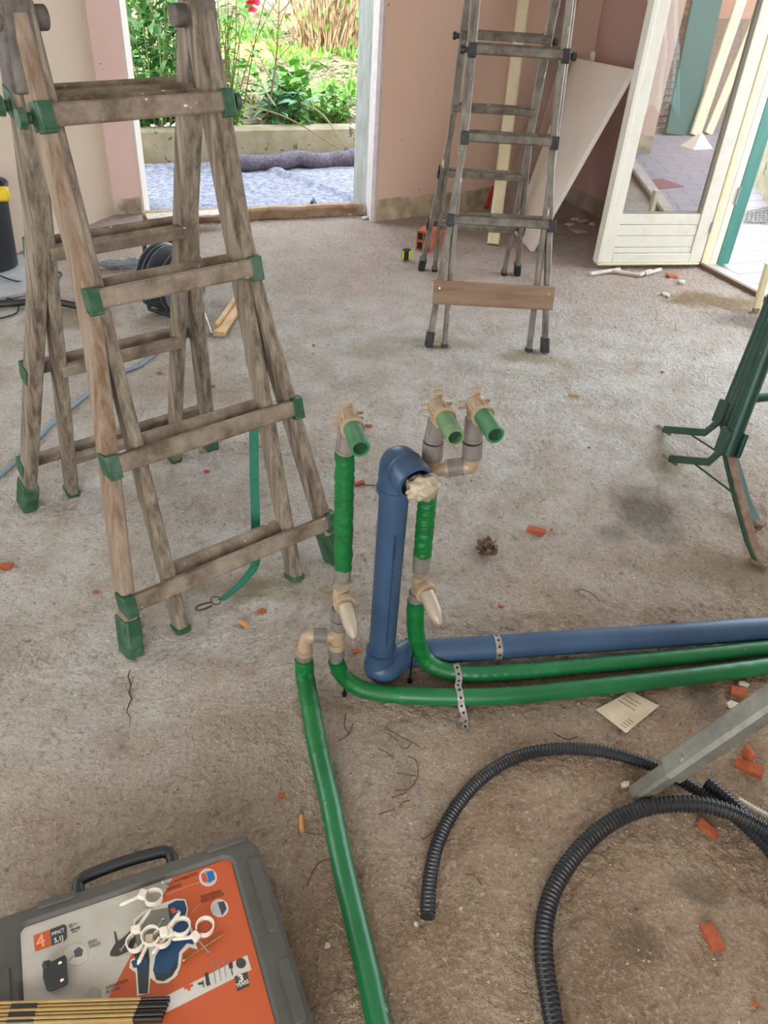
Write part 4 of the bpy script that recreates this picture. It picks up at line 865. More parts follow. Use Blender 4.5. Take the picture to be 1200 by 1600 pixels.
# ------------------------------------------------------------------ things by the back wall
# big white board
Cc = P(828, 392); Dd = P(803, 364); ew = (Dd - Cc); ew.z = 0
rn3 = V((RN.x, RN.y, 0)); rt_ = V((DH.x, DH.y, 0))
Bt = PL(988, 108, rt_ - rn3 * .42, rn3); up_ = Bt - Cc
t = thing('white_board', 'large plain white board leaning over sideways into the corner', 'board', (Cc + Dd) / 2)
wd_ = ew.normalized() * .36; nrm = up_.cross(wd_).normalized(); nrm = nrm if nrm.z > 0 else -nrm
bo = V((0, 0, 0))
At = PL(897, 90, Cc, nrm)
MB().slab([Cc, Bt, At, Cc + wd_], nrm * -.028).build('panel_sheet', M['panel'], t, bevel=.002)

tag(MB().bar([PL(922, 92, rt_ - rn3 * .04, rn3) + V((0, 0, -.5)), PL(922, 80, rt_ - rn3 * .04, rn3)], (1, -.1, 0), .11, .02).build('wooden_batten', M['panel']), 'small pale batten end sticking up behind the leaning white board', 'batten')
# cream pipe / post and brown plank leaning on the back wall
wn3 = V((WN.x, WN.y, 0)); wp = V((WR.x, WR.y, 0))
pb = P(770, 382); ptp = PL(826, -60, wp - wn3 * .03, wn3)
tag(MB().bar([pb, ptp], (1, 0, 0), .068, .05).build('cream_post', M['yellow_paint']), 'long cream-yellow post leaning on the pink wall behind the grey ladder', 'post')
pb = P(792, 366) + V((0, .22, 0)); ptp = PL(903, -40, wp - wn3 * .03, wn3)
tag(MB().bar([pb, ptp], (1, 0, 0), .085, .03).build('brown_plank', mat('taupe_board', '8a7566', .7, col2='7a6659', scale=10)), 'taupe plank leaning on the back wall behind the cream post', 'plank')
q = P(762, 322) + V((0, .12, 0)); tag(MB().tube([PL(760, 325, wp - wn3 * .15, wn3), PL(771, 292, wp - wn3 * .08, wn3)], [.016, .012], 12).build('red_handle', M['red']), 'red tool handle leaning behind the grey ladder beside the cream post', 'handle')
# hollow brick
b0 = P(649, 391); b1 = P(668, 394); bd = (b1 - b0).normalized(); bn = V((.42, .9, 0)).normalized()
t = thing('hollow_brick', 'red hollow clay block standing at the foot of the back wall', 'brick', b0)
wB, dB, hB = .085, .20, .115
MB().slab([b0, b0 + bd * wB, b0 + bd * wB + V((0, 0, hB)), b0 + V((0, 0, hB))], bn * dB).build('block_body', M['brick_b'], t, bevel=.002)
hh = MB()
for i in range(2):
    for j in range(2):
        c = b0 + bd * (wB * (.27 + .46 * i)) + V((0, 0, hB * (.27 + .46 * j))) - bn * .0005; hh.box(c, .028, .003, .038, bd, (-bd.y, bd.x, 0))
hh.build('cavities', M['brick_dark'], t)
# tape measure
q = P(634, 406); t = thing('tape_measure', 'small black and yellow tape measure lying on the floor by the grey ladder', 'tape measure', q)
MB().box(q + V((0, .0, .032)), .05, .035, .062, (1, .1, 0), (0, 1, 0)).build('body', M['tape_k'], t, bevel=.010)
yy = MB()
for dx in (-.018, .018): yy.box(q + V((dx, -.0005, .030)), .010, .040, .050, (1, .1, 0))
yy.box(q + V((.03, 0, .035)), .008, .03, .03); yy.build('grip', M['tape_y'], t, bevel=.003)
# rubble in the corner, under the panel
rubs = [(905, 362, .07, .05, .006, 'broken flat white plaster slab in the corner rubble'), (890, 352, .05, .02, .012, 'long pale plaster shard left of the flat slab in the corner'), (912, 346, .06, .02, .012, 'pale plaster shard behind the flat slab in the corner'), (898, 344, .04, .03, .015, 'small plaster lump at the very back of the corner rubble'), (925, 352, .03, .03, .02, 'rounded plaster lump on the right of the corner rubble')]
for i, (px, py, sx, sy, sz, lab) in enumerate(rubs):
    q = P(px, py); tag(MB().chunk(q + V((0, 0, sz * .55)), sx, sy, sz, 60 + i, .3 * i).build('plaster_rubble', M['rubble'], smooth=0), lab, 'rubble', 'plaster rubble in the corner')
for i, (pa_, pb_, lab) in enumerate((((922, 428), (968, 421), 'thin grey offcut of conduit under the patio door, leftmost of four'), ((955, 423), (1000, 430), 'grey conduit offcut under the patio door, crossing the leftmost'), ((998, 430), (1016, 423), 'short grey conduit offcut with open end under the patio door'), ((1008, 428), (1032, 421), 'grey conduit offcut with open end, rightmost under the patio door'))):
    a_, b_ = P(*pa_, .012), P(*pb_, .012); m1 = MB(); m1.hollow(a_, b_, .011, .007, 12); tag(m1.build('conduit_offcut', M['rubble']), lab, 'conduit offcut', 'grey offcuts under the patio door')
for i, (px, py, s_, lab) in enumerate(((1050, 432, .05, 'reddish mortar lump under the hinge corner of the patio door'), (1065, 442, .035, 'pale pebble-like rubble lump right below the patio door hinge'), (1040, 462, .035, 'tan rubble lump in the dirt left of the patio sill'), (545, 336, .04, 'grey mortar crumbs heap at the right end of the threshold timber'), (570, 342, .035, 'grey rubble at the foot of the grey jamb'))):
    q = P(px, py); tag(MB().chunk(q + V((0, 0, .006)), s_, s_ * .6, .014, 90 + i, i).build('rubble_lump', M['rubble' if i != 0 else 'brick_b'], smooth=0), lab, 'rubble')

# ------------------------------------------------------------------ left background
# bin
q = P(-12, 420); t = thing('bucket', 'dark navy bin with yellow handle at the left edge', 'bucket', q)
MB().tube([q, q + V((0, 0, .02)), q + V((0, 0, .38)), q + V((0, 0, .40)), q + V((0, 0, .40))], [.12, .125, .145, .152, .13], 28).build('body', M['bin'], t)
MB().torus(q + V((0, 0, .405)), (0, 0, 1), .150, .010, 28, 8).build('rim', M['bin'], t)
tag(MB().box(PY(2, 303, q.y - .13), .07, .05, .06, (1, .3, 0)).build('clamp', M['bin_yellow'], t, bevel=.012), None)
MB().torus(q + V((.12, -.02, .43)), (0, 1, .2), .035, .009, 16, 8, 0, PI).build('handle', M['bin'], t)
# slab
sl_ = [P(-60, 418, .0), P(44, 402, .0), P(42, 462, .0), P(-60, 482, .0)]
tag(MB().slab(sl_, (0, 0, .02)).build('stone_slab', M['slab'], bevel=.003), 'flat grey stone slab on the floor at the left edge', 'slab')
def cable(label, pts, r, mt, name='cable', step=.02): return tag(MB().tube(spline(pts, step), r, 8).build(name, M[mt]), label, 'cable')
cable('thin black cable lying across the grey stone slab', [P(-30, 418, .03), P(20, 438, .026), P(45, 438, .01), P(78, 425, .006), P(96, 428, .006), P(84, 442, .006)], .004, 'cable')
cable('black cable loop on the floor at the left edge below the slab', [P(-30, 470, .006), P(10, 466, .006), P(27, 475, .006), P(24, 490, .006), P(-20, 502, .006)], .004, 'cable')
cable('thick black hose running behind the wooden ladder at left', [P(-40, 478, .02), P(20, 474, .02), P(60, 470, .02), P(95, 473, .02), P(150, 484, .02)], .016, 'cable', 'hose')
cable('long grey-blue cable snaking behind the wooden ladder to the left edge', [P(255, 520, .01), P(248, 545, .006), P(220, 570, .006), P(190, 582, .006), P(150, 606, .006), P(112, 636, .006), P(75, 668, .006), P(40, 705, .006), P(-10, 752, .006), P(-60, 800, .006)], .0075, 'cable_grey')
# glove
q = P(178, 420); gm = lump(q + V((0, 0, .025)), (1, .3, 0), (.07, .035, .018), 7); k = len(gm.v)
for i in range(4): d = V((math.cos(.2 + i * .28), math.sin(.2 + i * .28), .05)); gm.tube([q + V((.03, 0, .025)), q + V((.03, 0, .025)) + d * .07, q + V((.03, 0, .02)) + d * .11], [.014, .012, .008], 8)
tag(gm.build('work_glove', M['cloth_grey'], smooth=60), 'grey work glove crumpled on the floor behind the wooden ladder', 'glove')
# cable reel
rc = P(262, 497); t = thing('cable_reel', 'black-framed cable reel standing behind the wooden stepladder', 'cable reel', rc); ax = V((.90, -.43, 0)); rc2 = P(262, 492) + V((.01, .06, .15))
m1 = MB(); m1.tube(spline([rc2 + ax * -.11 + V((0, -.09, -.135)), rc2 + ax * -.12 + V((0, -.03, .10)), rc2 + ax * -.11 + V((0, .0, .16)), rc2 + ax * 0 + V((0, 0, .18)), rc2 + ax * .13 + V((0, 0, .16))], .01), .009, 10); m1.tube([rc2 + ax * -.11 + V((0, -.09, -.135)), rc2 + ax * .12 + V((0, -.09, -.135))], .009, 10); m1.tube([rc2 + ax * .12 + V((0, -.09, -.135)), rc2 + ax * .14 + V((0, 0, .16))], .009, 10)
m1.build('stand', M['cable'], t)
for dx in (-.075, -.045, -.02, .06, .09): MB().cyl(rc2 + ax * dx, rc2 + ax * (dx + .006), .145, seg=36).build('disc', M['reel'], t)
MB().cyl(rc2 - ax * .07, rc2 + ax * .09, .05, seg=20).build('drum', M['cable'], t)
m1 = MB(); 
for k in range(5): m1.torus(rc2 + ax * (.0 + k * .012), ax, .075 + .004 * (k % 2), .0065, 26, 8)
m1.build('wound_cable', M['cable_grey'], t)
q = PY(322, 410, rc2.y); MB().box(q, .06, .04, .04, (1, .3, .2)).build('plug', M['cloth_grey'], t, bevel=.01)
MB().cyl(PY(312, 470, rc2.y - .05), P(330, 522, .012), .008, seg=10).build('crank', M['galv'], t)
# wooden offcut, and plank offcuts
t = thing('plank_offcut', 'raw pine plank offcut on the floor right of the cable reel', 'plank', P(345, 515)); q0_, q1_ = P(342, 522, .02), P(378, 466, .02)
MB().bar([q0_, q1_], (0, 0, 1), .022, .05).build('plank_body', M['new_wood'], t); MB().bar([q0_ + V((-.02, .05, .02)), q1_ + V((-.015, .02, .02))], (0, 0, 1), .012, .02).build('edge_strip', M['new_wood'], t)

# ------------------------------------------------------------------ debris on the floor, each piece its own
frag = [(556, 1019, .016, 'between the two green pipes beside the blue riser'), (440, 1245, .012, 'left of the long green pipe'), (409, 957, .018, 'right of the strap clip under the ladder'), (782, 948, .010, 'above the blue floor pipe, middle'), (838, 832, .026, 'long flat, right of the dry brown clump'), (576, 667, .018, 'right of the left outlet'), (562, 757, .020, 'between the left riser and the blue pipe'), (1035, 582, .012, 'on the pale floor right of the grey ladder'), (170, 826, .012, 'behind the near inner ladder leg'), (332, 604, .014, 'behind the wooden ladder, upper one'), (250, 584, .014, 'between the ladder stiles behind'), (323, 738, .014, 'on the floor behind the green strap'), (10, 886, .02, 'at the left edge'), (1153, 1084, .022, 'by the right edge under the lower green pipe'), (1170, 1203, .028, 'right of the prop leg, the larger chip'), (1105, 1298, .026, 'inside the conduit loop, upper slim one'), (1111, 1466, .026, 'inside the conduit loop, larger lower one'), (1180, 1570, .010, 'inside the conduit loop at the lower right'), (1190, 818, .018, 'behind the near trestle foot'), (680, 1085, .010, 'under the lower green pipe'), (490, 540, .01, 'left of the grey ladder feet'), (1022, 422, .012, 'beside the offcuts under the patio door'), (862, 828, .008, 'tiny, next to the long flat chip'), (150, 925, .01, 'left of the near front ladder foot'), (920, 700, .008, 'tiny, on the open floor right of the outlets')]
for i, (px, py, s_, lab) in enumerate(frag):
    q = P(px, py); rd = random.Random(i); sx = s_ * (1.25 if px in (838, 1105, 1170) else 1); sy = s_ * (.45 if px in (838, 562) else .62); rot = rd.uniform(-.6, .6)
    if px == 1105: sx, sy, rot = .026, .009, -1.0
    if px == 1111: sx, sy, rot = .028, .015, -1.35
    if s_ >= .02:
        cm = MB(); ca, sa = math.cos(rot), math.sin(rot); cm.box(q + V((0, 0, s_ * .24)), sx * 1.7, sy * 1.7, max(.008, s_ * .5), (ca, sa, .08), (-sa, ca, .1)); cm.v = [v + V((rd.uniform(-.003, .003), rd.uniform(-.003, .003), rd.uniform(-.002, .002))) for v in cm.v]
    else: cm = MB().chunk(q + V((0, 0, s_ * .22)), sx, sy, max(.005, s_ * .38), 200 + i, rot)
    tag(cm.build('brick_chip', M['brick'], smooth=0), 'orange-red brick chip ' + lab, 'brick chip', 'brick chips scattered on the floor')
q = P(1165, 1187); tag(MB().box(q + V((0, 0, .02)), .010, .03, .035, (1, .3, 0)).build('brick_chip', M['brick'], bevel=.002), 'upright orange brick sliver right of the prop leg', 'brick chip', 'brick chips scattered on the floor')
stones = [(1160, 1072, .018, 'pale stone by the right edge beside a brick chip'), (512, 1478, .008, 'small white pebble right of the drill case'), (650, 1445, .007, 'small white pebble left of the conduit end'), (1145, 1105, .02, 'broad tan stone left of the prop leg'), (720, 1420, .005, 'tiny pebble just right of the conduit end'), (990, 905, .007, 'small grey pebble above the blue floor pipe'), (794, 584, .012, 'small grey pebble in front of the grey ladder'), (976, 1228, .015, 'crumbled grey mortar bit left of the prop tip')]
for i, (px, py, s_, lab) in enumerate(stones): q = P(px, py); tag(MB().chunk(q + V((0, 0, s_ * .3)), s_, s_ * .75, s_ * .5, 300 + i, i).build('pebble', M['rubble'], smooth=0), lab, 'pebble', 'pebbles on the floor')
# hairline crack in the screed
ck = MB(); ckp = [P(x, y, .004) for x, y in ((203, 1046), (200, 1058), (205, 1070), (201, 1082), (206, 1092), (202, 1100), (198, 1112), (204, 1122), (202, 1138))]
ck.tube(ckp, [.0008, .0018, .0022, .0016, .0022, .0016, .0014, .001, .0005], 5); tag(ck.build('floor_crack', mat('crack_dark', '4a3c30', .9)), 'short dark crack running down from the near ladder foot', 'crack')
# grit (uncountable)
gm = MB(); rd = random.Random(77)
for i in range(1500):
    px = rd.uniform(-20, 1220); py = 480 + 1120 * rd.random() ** .8; q = P(px, py); s_ = rd.uniform(.0012, .0035); 
    if q.y < .45: continue
    a_ = rd.uniform(0, 6.28); pts = [q + V((math.cos(a_ + k * 2.1) * s_, math.sin(a_ + k * 2.1) * s_, .0015)) for k in range(3)]; gm.add(pts + [q + V((0, 0, .0025 + s_))], [(0, 1, 3), (1, 2, 3), (2, 0, 3)])
tag(gm.build('floor_grit', mat('grit', '7d6a58', .9, col2='cabda8', scale=30, lo=.45, hi=.55), smooth=0), 'fine grit and crumbs strewn over the rough floor', 'grit', kind='stuff')
# dry clump
q = P(762, 862); lm = MB(); rd = random.Random(3)
for k in range(60): d = rv(rd); d.z = abs(d.z) * .5; leafv(lm, q + V((rd.uniform(-.018, .018), rd.uniform(-.028, .028), rd.uniform(.002, .018))), d, rv(rd), .028, .7)
tag(lm.build('dry_leaf_clump', M['leaf_dry'], smooth=0), 'dark brown curled dry leaf on the floor right of the right riser', 'leaf')
# cork / stub
a_, b_ = P(471, 1275, .006), P(472, 1298, .006); tag(MB().cyl(a_, b_, .0055, seg=12).build('cigarette_stub', M['butt']), 'tan cigarette stub right of the drill case top corner', 'stub')
a_, b_ = P(373, 970, .007), P(386, 978, .007); tag(MB().cyl(a_, b_, .006, seg=12).build('cigarette_stub', M['butt']), 'short tan stub on the floor below the strap clip', 'stub')
a_, b_ = P(888, 617, .006), P(905, 619, .006); tag(MB().cyl(a_, b_, .006, seg=10).build('wood_splinter', M['tan']), 'pale splinter on the far floor in front of the grey ladder', 'splinter')
# wires
wires = [([(602, 1135), (612, 1143), (624, 1150), (645, 1160), (656, 1168)], 'main curved strand of rusty wire below the strap end'), ([(606, 1145), (622, 1158)], 'short rusty wire crossing the main strand'), ([(625, 1165), (635, 1170), (643, 1160)], 'small hooked rusty wire right of the main strand'), ([(637, 1182), (648, 1186), (653, 1198), (652, 1215), (640, 1232), (618, 1235)], 'large curled rusty wire in the centre of the floor'), ([(620, 1208), (650, 1212)], 'straight rusty wire crossing the large curl'), ([(612, 1246), (632, 1240), (634, 1236)], 'short bent rusty wire below the large curl'), ([(592, 1272), (617, 1264)], 'short straight rusty wire, lowest left'), ([(624, 1262), (630, 1253), (640, 1251)], 'hooked rusty wire, lowest right'),
         ([(530, 1158), (545, 1147), (552, 1130)], 'forked rusty wire beside the long green pipe, right prong'), ([(545, 1147), (538, 1133), (541, 1114)], 'forked rusty wire beside the long green pipe, left prong'), ([(520, 1342), (503, 1345), (490, 1360), (480, 1385)], 'curved rusty wire left of the long green pipe, near the case'), ([(727, 1366), (740, 1368), (753, 1383)], 'short rusty wire inside the thin conduit arch'), ([(660, 1312), (680, 1298)], 'straight rusty wire left of the thin conduit'), ([(590, 1170), (604, 1175), (616, 1184)], 'rusty wire left of the wire tangle'), ([(898, 925), (910, 921), (928, 930), (937, 940)], 'dark bent wire above the blue floor pipe'), ([(865, 1145), (885, 1155), (902, 1151)], 'bent wire left of the paper slip'), ([(460, 1155), (436, 1000)][:0], '')]
for pts, lab in wires:
    if not pts: continue
    tag(MB().tube(spline([P(x, y, .006) for x, y in pts], .006), .0014, 6).build('rusty_wire', M['wire']), lab, 'wire', 'rusty wire bits on the floor')
tag(MB().tube(spline([P(655, 765, .004), P(610, 760, .004), P(556, 757, .004)], .02), .002, 6).build('rusty_wire', M['wire']), 'straight dark wire passing behind the blue riser', 'wire', 'rusty wire bits on the floor')
cable('thin blue thread lying across the middle of the floor', [P(617, 1150, .004), P(632, 1185, .004), P(645, 1225, .004), P(658, 1262, .004), P(664, 1290, .004)], .0009, 'cable_grey', 'thread')
# paper slip
pp = [P(931, 1109, .004), P(985, 1080, .004), P(1030, 1103, .004), P(978, 1146, .004)]
t = thing('paper_slip', 'dusty square paper slip with faint print in front of the lower green pipe', 'paper', P(980, 1112)); MB().slab(pp, (0, 0, .0012)).build('sheet', M['paper'], t)
ink = MB(); rd = random.Random(9)
def pw(a, b): return pp[0].lerp(pp[1], a).lerp(pp[3].lerp(pp[2], a), b)
for r_ in range(3):
    a = .78 - r_ * .11; b = .10
    for j in range(9):
        L = rd.uniform(.02, .06); ink.slab([pw(a, b), pw(a + .035, b), pw(a + .035, b + L), pw(a, b + L)], (0, 0, .0019)); b += L + .02
for r_ in range(4): ink.slab([pw(.08 + r_ * .07, .72), pw(.10 + r_ * .07, .72), pw(.10 + r_ * .07, .9), pw(.08 + r_ * .07, .9)], (0, 0, .0019))
ink.build('print', mat('faded_ink', '8a7e6a', .8), t)

# ------------------------------------------------------------------ drill case
ZT = .115
cTR = P(400, 1293, ZT); cTLx = P(0, 1424, ZT); ex = (cTR - cTLx).normalized(); ey = V((-ex.y, ex.x, 0)); 
eR = (P(478, 1600, ZT) - P(403, 1318, ZT)).normalized()
CWd, CHt = .50, .40
def K(u, v, z=ZT): # u leftwards from the top right corner, v towards the camera
    q = cTR - ex * u - ey * v; return V((q.x, q.y, z))
def KP(px, py, z=ZT): return P(px, py, z)
def uv(px, py, z=ZT): q = P(px, py, z) - cTR; return -q.dot(ex), -q.dot(ey)
case = thing('drill_case', 'grey plastic power drill case with an orange and silver label lying at bottom left', 'tool case', K(.25, .2, 0))
def rrect(u0, u1, v0, v1, r, n=6, notch=False):
    out = []
    for cu, cv, a0 in ((u1 - r, v1 - r, 0), (u0 + r, v1 - r, 90), (u0 + r, v0 + r, 180), (u1 - r, v0 + r, 270)):
        for k in range(n + 1): a = math.radians(a0 + 90 * k / n); out.append((cu + math.cos(a) * r, cv + math.sin(a) * r))
    return out
def loft(mb, sections):   # sections: list of (outline, z)
    n = len(sections[0][0]); vs = [K(u, v, z) for o, z in sections for u, v in o]
    fs = [(j * n + i, j * n + (i + 1) % n, (j + 1) * n + (i + 1) % n, (j + 1) * n + i) for j in range(len(sections) - 1) for i in range(n)] + [tuple(range(n)), tuple((len(sections) - 1) * n + i for i in range(n))]
    mb.add(vs, fs)
lu0, lv0 = uv(352, 1345); lu1, lv1 = uv(42, 1458)
LU0, LU1, LV0 = lu0 - .012, uv(42, 1480)[0] + .012, (lv0 + lv1) / 2 - .012; LV1 = CHt - LV0 * 1.2
mb = MB(); O = lambda g, r: rrect(0 + g, CWd - g, 0 + g, CHt - g, r)
I = lambda g, r: rrect(LU0 + g, LU1 - g, LV0 + g, LV1 - g, r)
loft(mb, [(O(.008, .04), .003), (O(.0, .045), .012), (O(.0, .045), .052), (O(.004, .043), .056), (O(.0, .045), .060), (O(.002, .045), .095), (O(.012, .04), ZT - .001), (O(.016, .038), ZT), (I(-.006, .024), ZT), (I(.0, .02), ZT - .006)])
mb.build('shell', M['case'], case, smooth=30)
for u0_, u1_, v0_, v1_ in ((.02, .10, .004, .022), (.33, .40, .004, .022), (.010, .034, .055, .205), (.010, .034, .25, .36), (LU1 + .014, LU1 + .05, .10, .20)):
    ft = MB(); loft(ft, [(rrect(u0_, u1_, v0_, v1_, .007, 3), ZT - .004), (rrect(u0_ + .003, u1_ - .003, v0_ + .004, v1_ - .004, .005, 3), ZT + .0035)]); ft.build('raised_rib', M['case'], case)
# handle
ha, hb = PY(124, 1388, K(.3, -.03).y), None
h0u = uv(122, 1392, ZT - .02)[0]; h1u = uv(268, 1340, ZT - .02)[0]
hp = [K(h0u, .004, .082), K(h0u, -.018, .084), K(h0u - .012, -.030, .086), K((h0u + h1u) / 2, -.034, .088), K(h1u + .012, -.030, .086), K(h1u, -.018, .084), K(h1u, .004, .082)]
MB().tube(spline(hp, .006), .0115, 14).build('handle', M['case_black'], case)
# label
ZL = ZT - .0055
flat = {}
def inkm(c):
    if c not in flat: flat[c] = mat('label_ink_' + str(len(flat)), c, .45)
    return flat[c]
def arcpts(cx, cy, rx, ry=None, n=22): ry = ry or rx; return [(cx + rx * math.cos(2 * PI * k / n), cy + ry * math.sin(2 * PI * k / n)) for k in range(n)]
lab_o = None
def flatuv(pts, z, th=.0003):
    mb = MB(); mb.slab([K(u, v, z) for u, v in pts], (0, 0, th)); return mb
lab_o = flatuv(rrect(LU0 + .002, LU1 - .002, LV0 + .002, LV1 - .002, .012), ZL - .0009, .0006).build('label', mat('silver_label', 'b3aea2', .45, col2='a39d90', scale=12), case, smooth=0)
lvl = [0]
def lp(name, pts, col, lift=1):
    lvl[0] += 1; z = ZL + .00015 * lift + .000004 * lvl[0]
    m_ = MB(); m_.slab([P(x, y, z) for x, y in pts], (0, 0, .00006)); return m_.build(name, inkm(col), lab_o, smooth=0)
# big orange field (clip to the label outline in label coordinates)
oa = uv(268, 1374, ZL); ob = uv(148, 1548, ZL)
sl_uv = (ob[0] - oa[0]) / (ob[1] - oa[1]); rr_ = .012; u_top = oa[0] + (LV0 + .002 - oa[1]) * sl_uv; u_bot = oa[0] + (LV1 - .002 - oa[1]) * sl_uv
opts = [(u_top, LV0 + .002)] + [(LU0 + .002 + rr_ * (1 - math.cos(a)), LV0 + .002 + rr_ * (1 - math.sin(a))) for a in [math.radians(90 - 15 * k) for k in range(7)]][::1] + [(LU0 + .002, LV1 - .01), (LU0 + .01, LV1 - .002), (min(u_bot, LU1 - .01), LV1 - .002)]
flatuv(opts, ZL + .0001, .0001).build('orange_field', inkm('b0512c'), lab_o, smooth=0)
lp('white_band', [(236, 1568), (386, 1492), (393, 1515), (240, 1592)], 'bdb7ac', 2)
lp('orange_square', [(52, 1462), (77, 1453), (80, 1478), (55, 1487)], 'b0512c', 2)
lp('grey_square', [(78, 1452.5), (100, 1444), (104, 1447), (104.5, 1466), (101, 1470), (81, 1477.5)], '33343a', 2)
lp('grey_square', [(366, 1526), (386, 1518), (390, 1540), (371, 1549)], '3b3a38', 3)
for cx, cy, r in ((325, 1371, 14), (343, 1419, 14)):
    lp('callout_ring', arcpts(cx, cy, r), 'e0bfae', 2); lp('callout_ground', arcpts(cx, cy, r - 1.6), 'a9aeb0', 3)
lp('callout_picture', [(322, 1362), (333, 1360), (336, 1374), (326, 1380)], '2b5f9c', 4); lp('callout_picture', [(314, 1366), (321, 1363), (325, 1379), (317, 1378)], 'b0512c', 4)
lp('callout_picture', [(340, 1410), (350, 1408), (354, 1420), (347, 1431)], '3a4048', 4)
lp('callout_ring', arcpts(119, 1492, 19, 16, 28), 'c9b9a6', 2); lp('callout_ground', arcpts(119, 1492, 18, 15.2, 28), 'b3aea2', 3)
lp('callout_picture', [(115, 1486), (123, 1479), (130, 1484), (128, 1494), (117, 1496)], '4a4c4c', 4); lp('callout_line', [(106, 1501), (115, 1493), (116, 1494), (107, 1502)], '6a6862', 4)
lp('callout_ring', arcpts(147, 1553, 11), '8d8a84', 4)
# the drill picture
lp('drill_outline', [(208, 1437), (228, 1420), (252, 1412), (275, 1404), (290, 1405), (294, 1420), (292, 1432), (300, 1450), (309, 1484), (296, 1480), (285, 1490), (282, 1510), (276, 1525), (262, 1536), (246, 1537), (235, 1528), (233, 1552), (214, 1556), (212, 1520), (202, 1512), (204, 1500), (214, 1494), (208, 1470)], 'cfc8bb', 5)
lp('drill_body', [(212, 1440), (230, 1424), (262, 1418), (268, 1440), (262, 1462), (240, 1476), (216, 1480), (206, 1462)], '7f7c74', 6)
lp('drill_body', [(262, 1414), (275, 1407), (288, 1407), (292, 1420), (289, 1432), (296, 1450), (303, 1476), (292, 1474), (280, 1488), (278, 1508), (270, 1524), (256, 1533), (244, 1530), (239, 1516), (243, 1494), (258, 1470), (268, 1448), (264, 1428)], '1f4264', 7)
lp('drill_base', [(241, 1521), (262, 1520), (277, 1500), (277, 1512), (268, 1526), (254, 1533), (244, 1531)], '2c3338', 8)
lp('drill_chuck', [(172, 1488), (180, 1474), (196, 1462), (208, 1450), (213, 1470), (206, 1484), (184, 1494), (172, 1494)], '3a3937', 6)
lp('drill_bit', [(178, 1456), (180, 1455), (185, 1474), (181, 1476)], '3a3937', 6)
lp('drill_grip', [(208, 1484), (232, 1482), (234, 1500), (231, 1552), (217, 1553), (214, 1512)], '30363a', 8); lp('drill_knob', [(205, 1502), (218, 1496), (230, 1500), (226, 1512), (208, 1512)], '1f4264', 9)
lp('drill_accent', [(266, 1420), (273, 1418), (276, 1426), (269, 1428)], 'cf5a2c', 9)
# plus sign and tools on the band
lp('plus_sign', [(290, 1535), (294, 1533.5), (298, 1547), (294, 1549)], 'b0512c', 5); lp('plus_sign', [(287, 1542), (301, 1537), (302, 1541), (288.5, 1546)], 'b0512c', 6)
lp('tool_icon', [(309, 1536), (316, 1534), (316, 1532), (317.5, 1531.5), (319, 1543), (317.5, 1543), (317, 1538), (310, 1539)], '33343a', 5)
lp('tool_icon', [(320, 1521), (325, 1519), (328, 1536), (330, 1538), (324, 1541), (322, 1538)], '33343a', 5)
for k in range(3): x = 331 + k * 9; lp('tool_icon', [(x - 1, 1500 + 0 * k), (x + .5, 1499), (x + 7 - k, 1538 - 5 * k), (x + 6 - k, 1538 - 5 * k)], '7d7a74', 5)
lp('tool_icon', [(357, 1506), (363, 1502), (364, 1512), (362, 1513), (364, 1524), (362.5, 1524), (360.5, 1513), (358, 1514)], '33343a', 5); lp('tool_icon', arcpts(376.5, 1505, 8), '3b3a38', 5)
def label_text(s, px0, py0, px1, py1, hpx, col, lift=6, bold=0):
    cu = bpy.data.curves.new('printed_text', 'FONT'); cu.body = s; cu.size = 1; cu.extrude = 0; cu.offset = bold
    ob_ = bpy.data.objects.new('tmp', cu); COL.objects.link(ob_); dg = bpy.context.evaluated_depsgraph_get(); me = bpy.data.meshes.new_from_object(ob_.evaluated_get(dg)); bpy.data.objects.remove(ob_)
    a, b = P(px0, py0, ZL), P(px1, py1, ZL); X = (b - a).normalized(); Y = V((-X.y, X.x, 0)); W_ = max(v.co.x for v in me.vertices); sx = (b - a).length / W_; mid = P(px0, py0 - hpx, ZL); sy = abs((mid - a).dot(Y)) / .72
    z = ZL + .00015 * lift + .00012; mb = MB(); mb.add([V((*(a + X * v.co.x * sx + Y * v.co.y * sy).xy, z)) for v in me.vertices], [tuple(p.vertices) for p in me.polygons]); o = mb.build('printed_text', inkm(col), lab_o, smooth=0)
    return o
label_text('4', 58, 1483, 72, 1477, 21, 'd98a66', 5, .02)
label_text('IMPACT', 81, 1463, 101, 1455.5, 6, 'cfcac0', 5, .01); label_text('5,1J', 85, 1474, 99, 1468.5, 8, 'd8d3c8', 5, .02)
label_text('SDS+', 138, 1476, 152, 1471, 5, '4a4844', 4, .02); label_text('CHUCK', 139, 1482.5, 158, 1476, 5.5, '4a4844', 4, .02)
label_text('FULL ANTIVIBRATION', 260, 1385, 309, 1367, 5.5, '5a2c1a', 4, .015); label_text('HANDLES', 261, 1392.5, 284, 1384.5, 5.5, '5a2c1a', 4, .02)
label_text('PROGRESSIVE', 314, 1405, 346, 1395, 5.5, '5a2c1a', 4, .02); label_text('SPEED SWITCH', 314.5, 1411.5, 350, 1399.5, 5.5, '5a2c1a', 4, .02)
label_text('4-FUNCTION', 166, 1546, 200, 1534, 5, '5a2c1a', 4, .02); label_text('BUTTON', 166, 1553, 188, 1546, 5, '5a2c1a', 4, .02)
label_text('3', 373, 1535, 381, 1532, 11, 'd8d3c8', 6, .03); label_text('YEARS', 370, 1544, 389, 1536, 7, 'd8d3c8', 6, .02)
label_text('6m', 113, 1459, 121, 1456, 4, '4a4844', 4, .02)
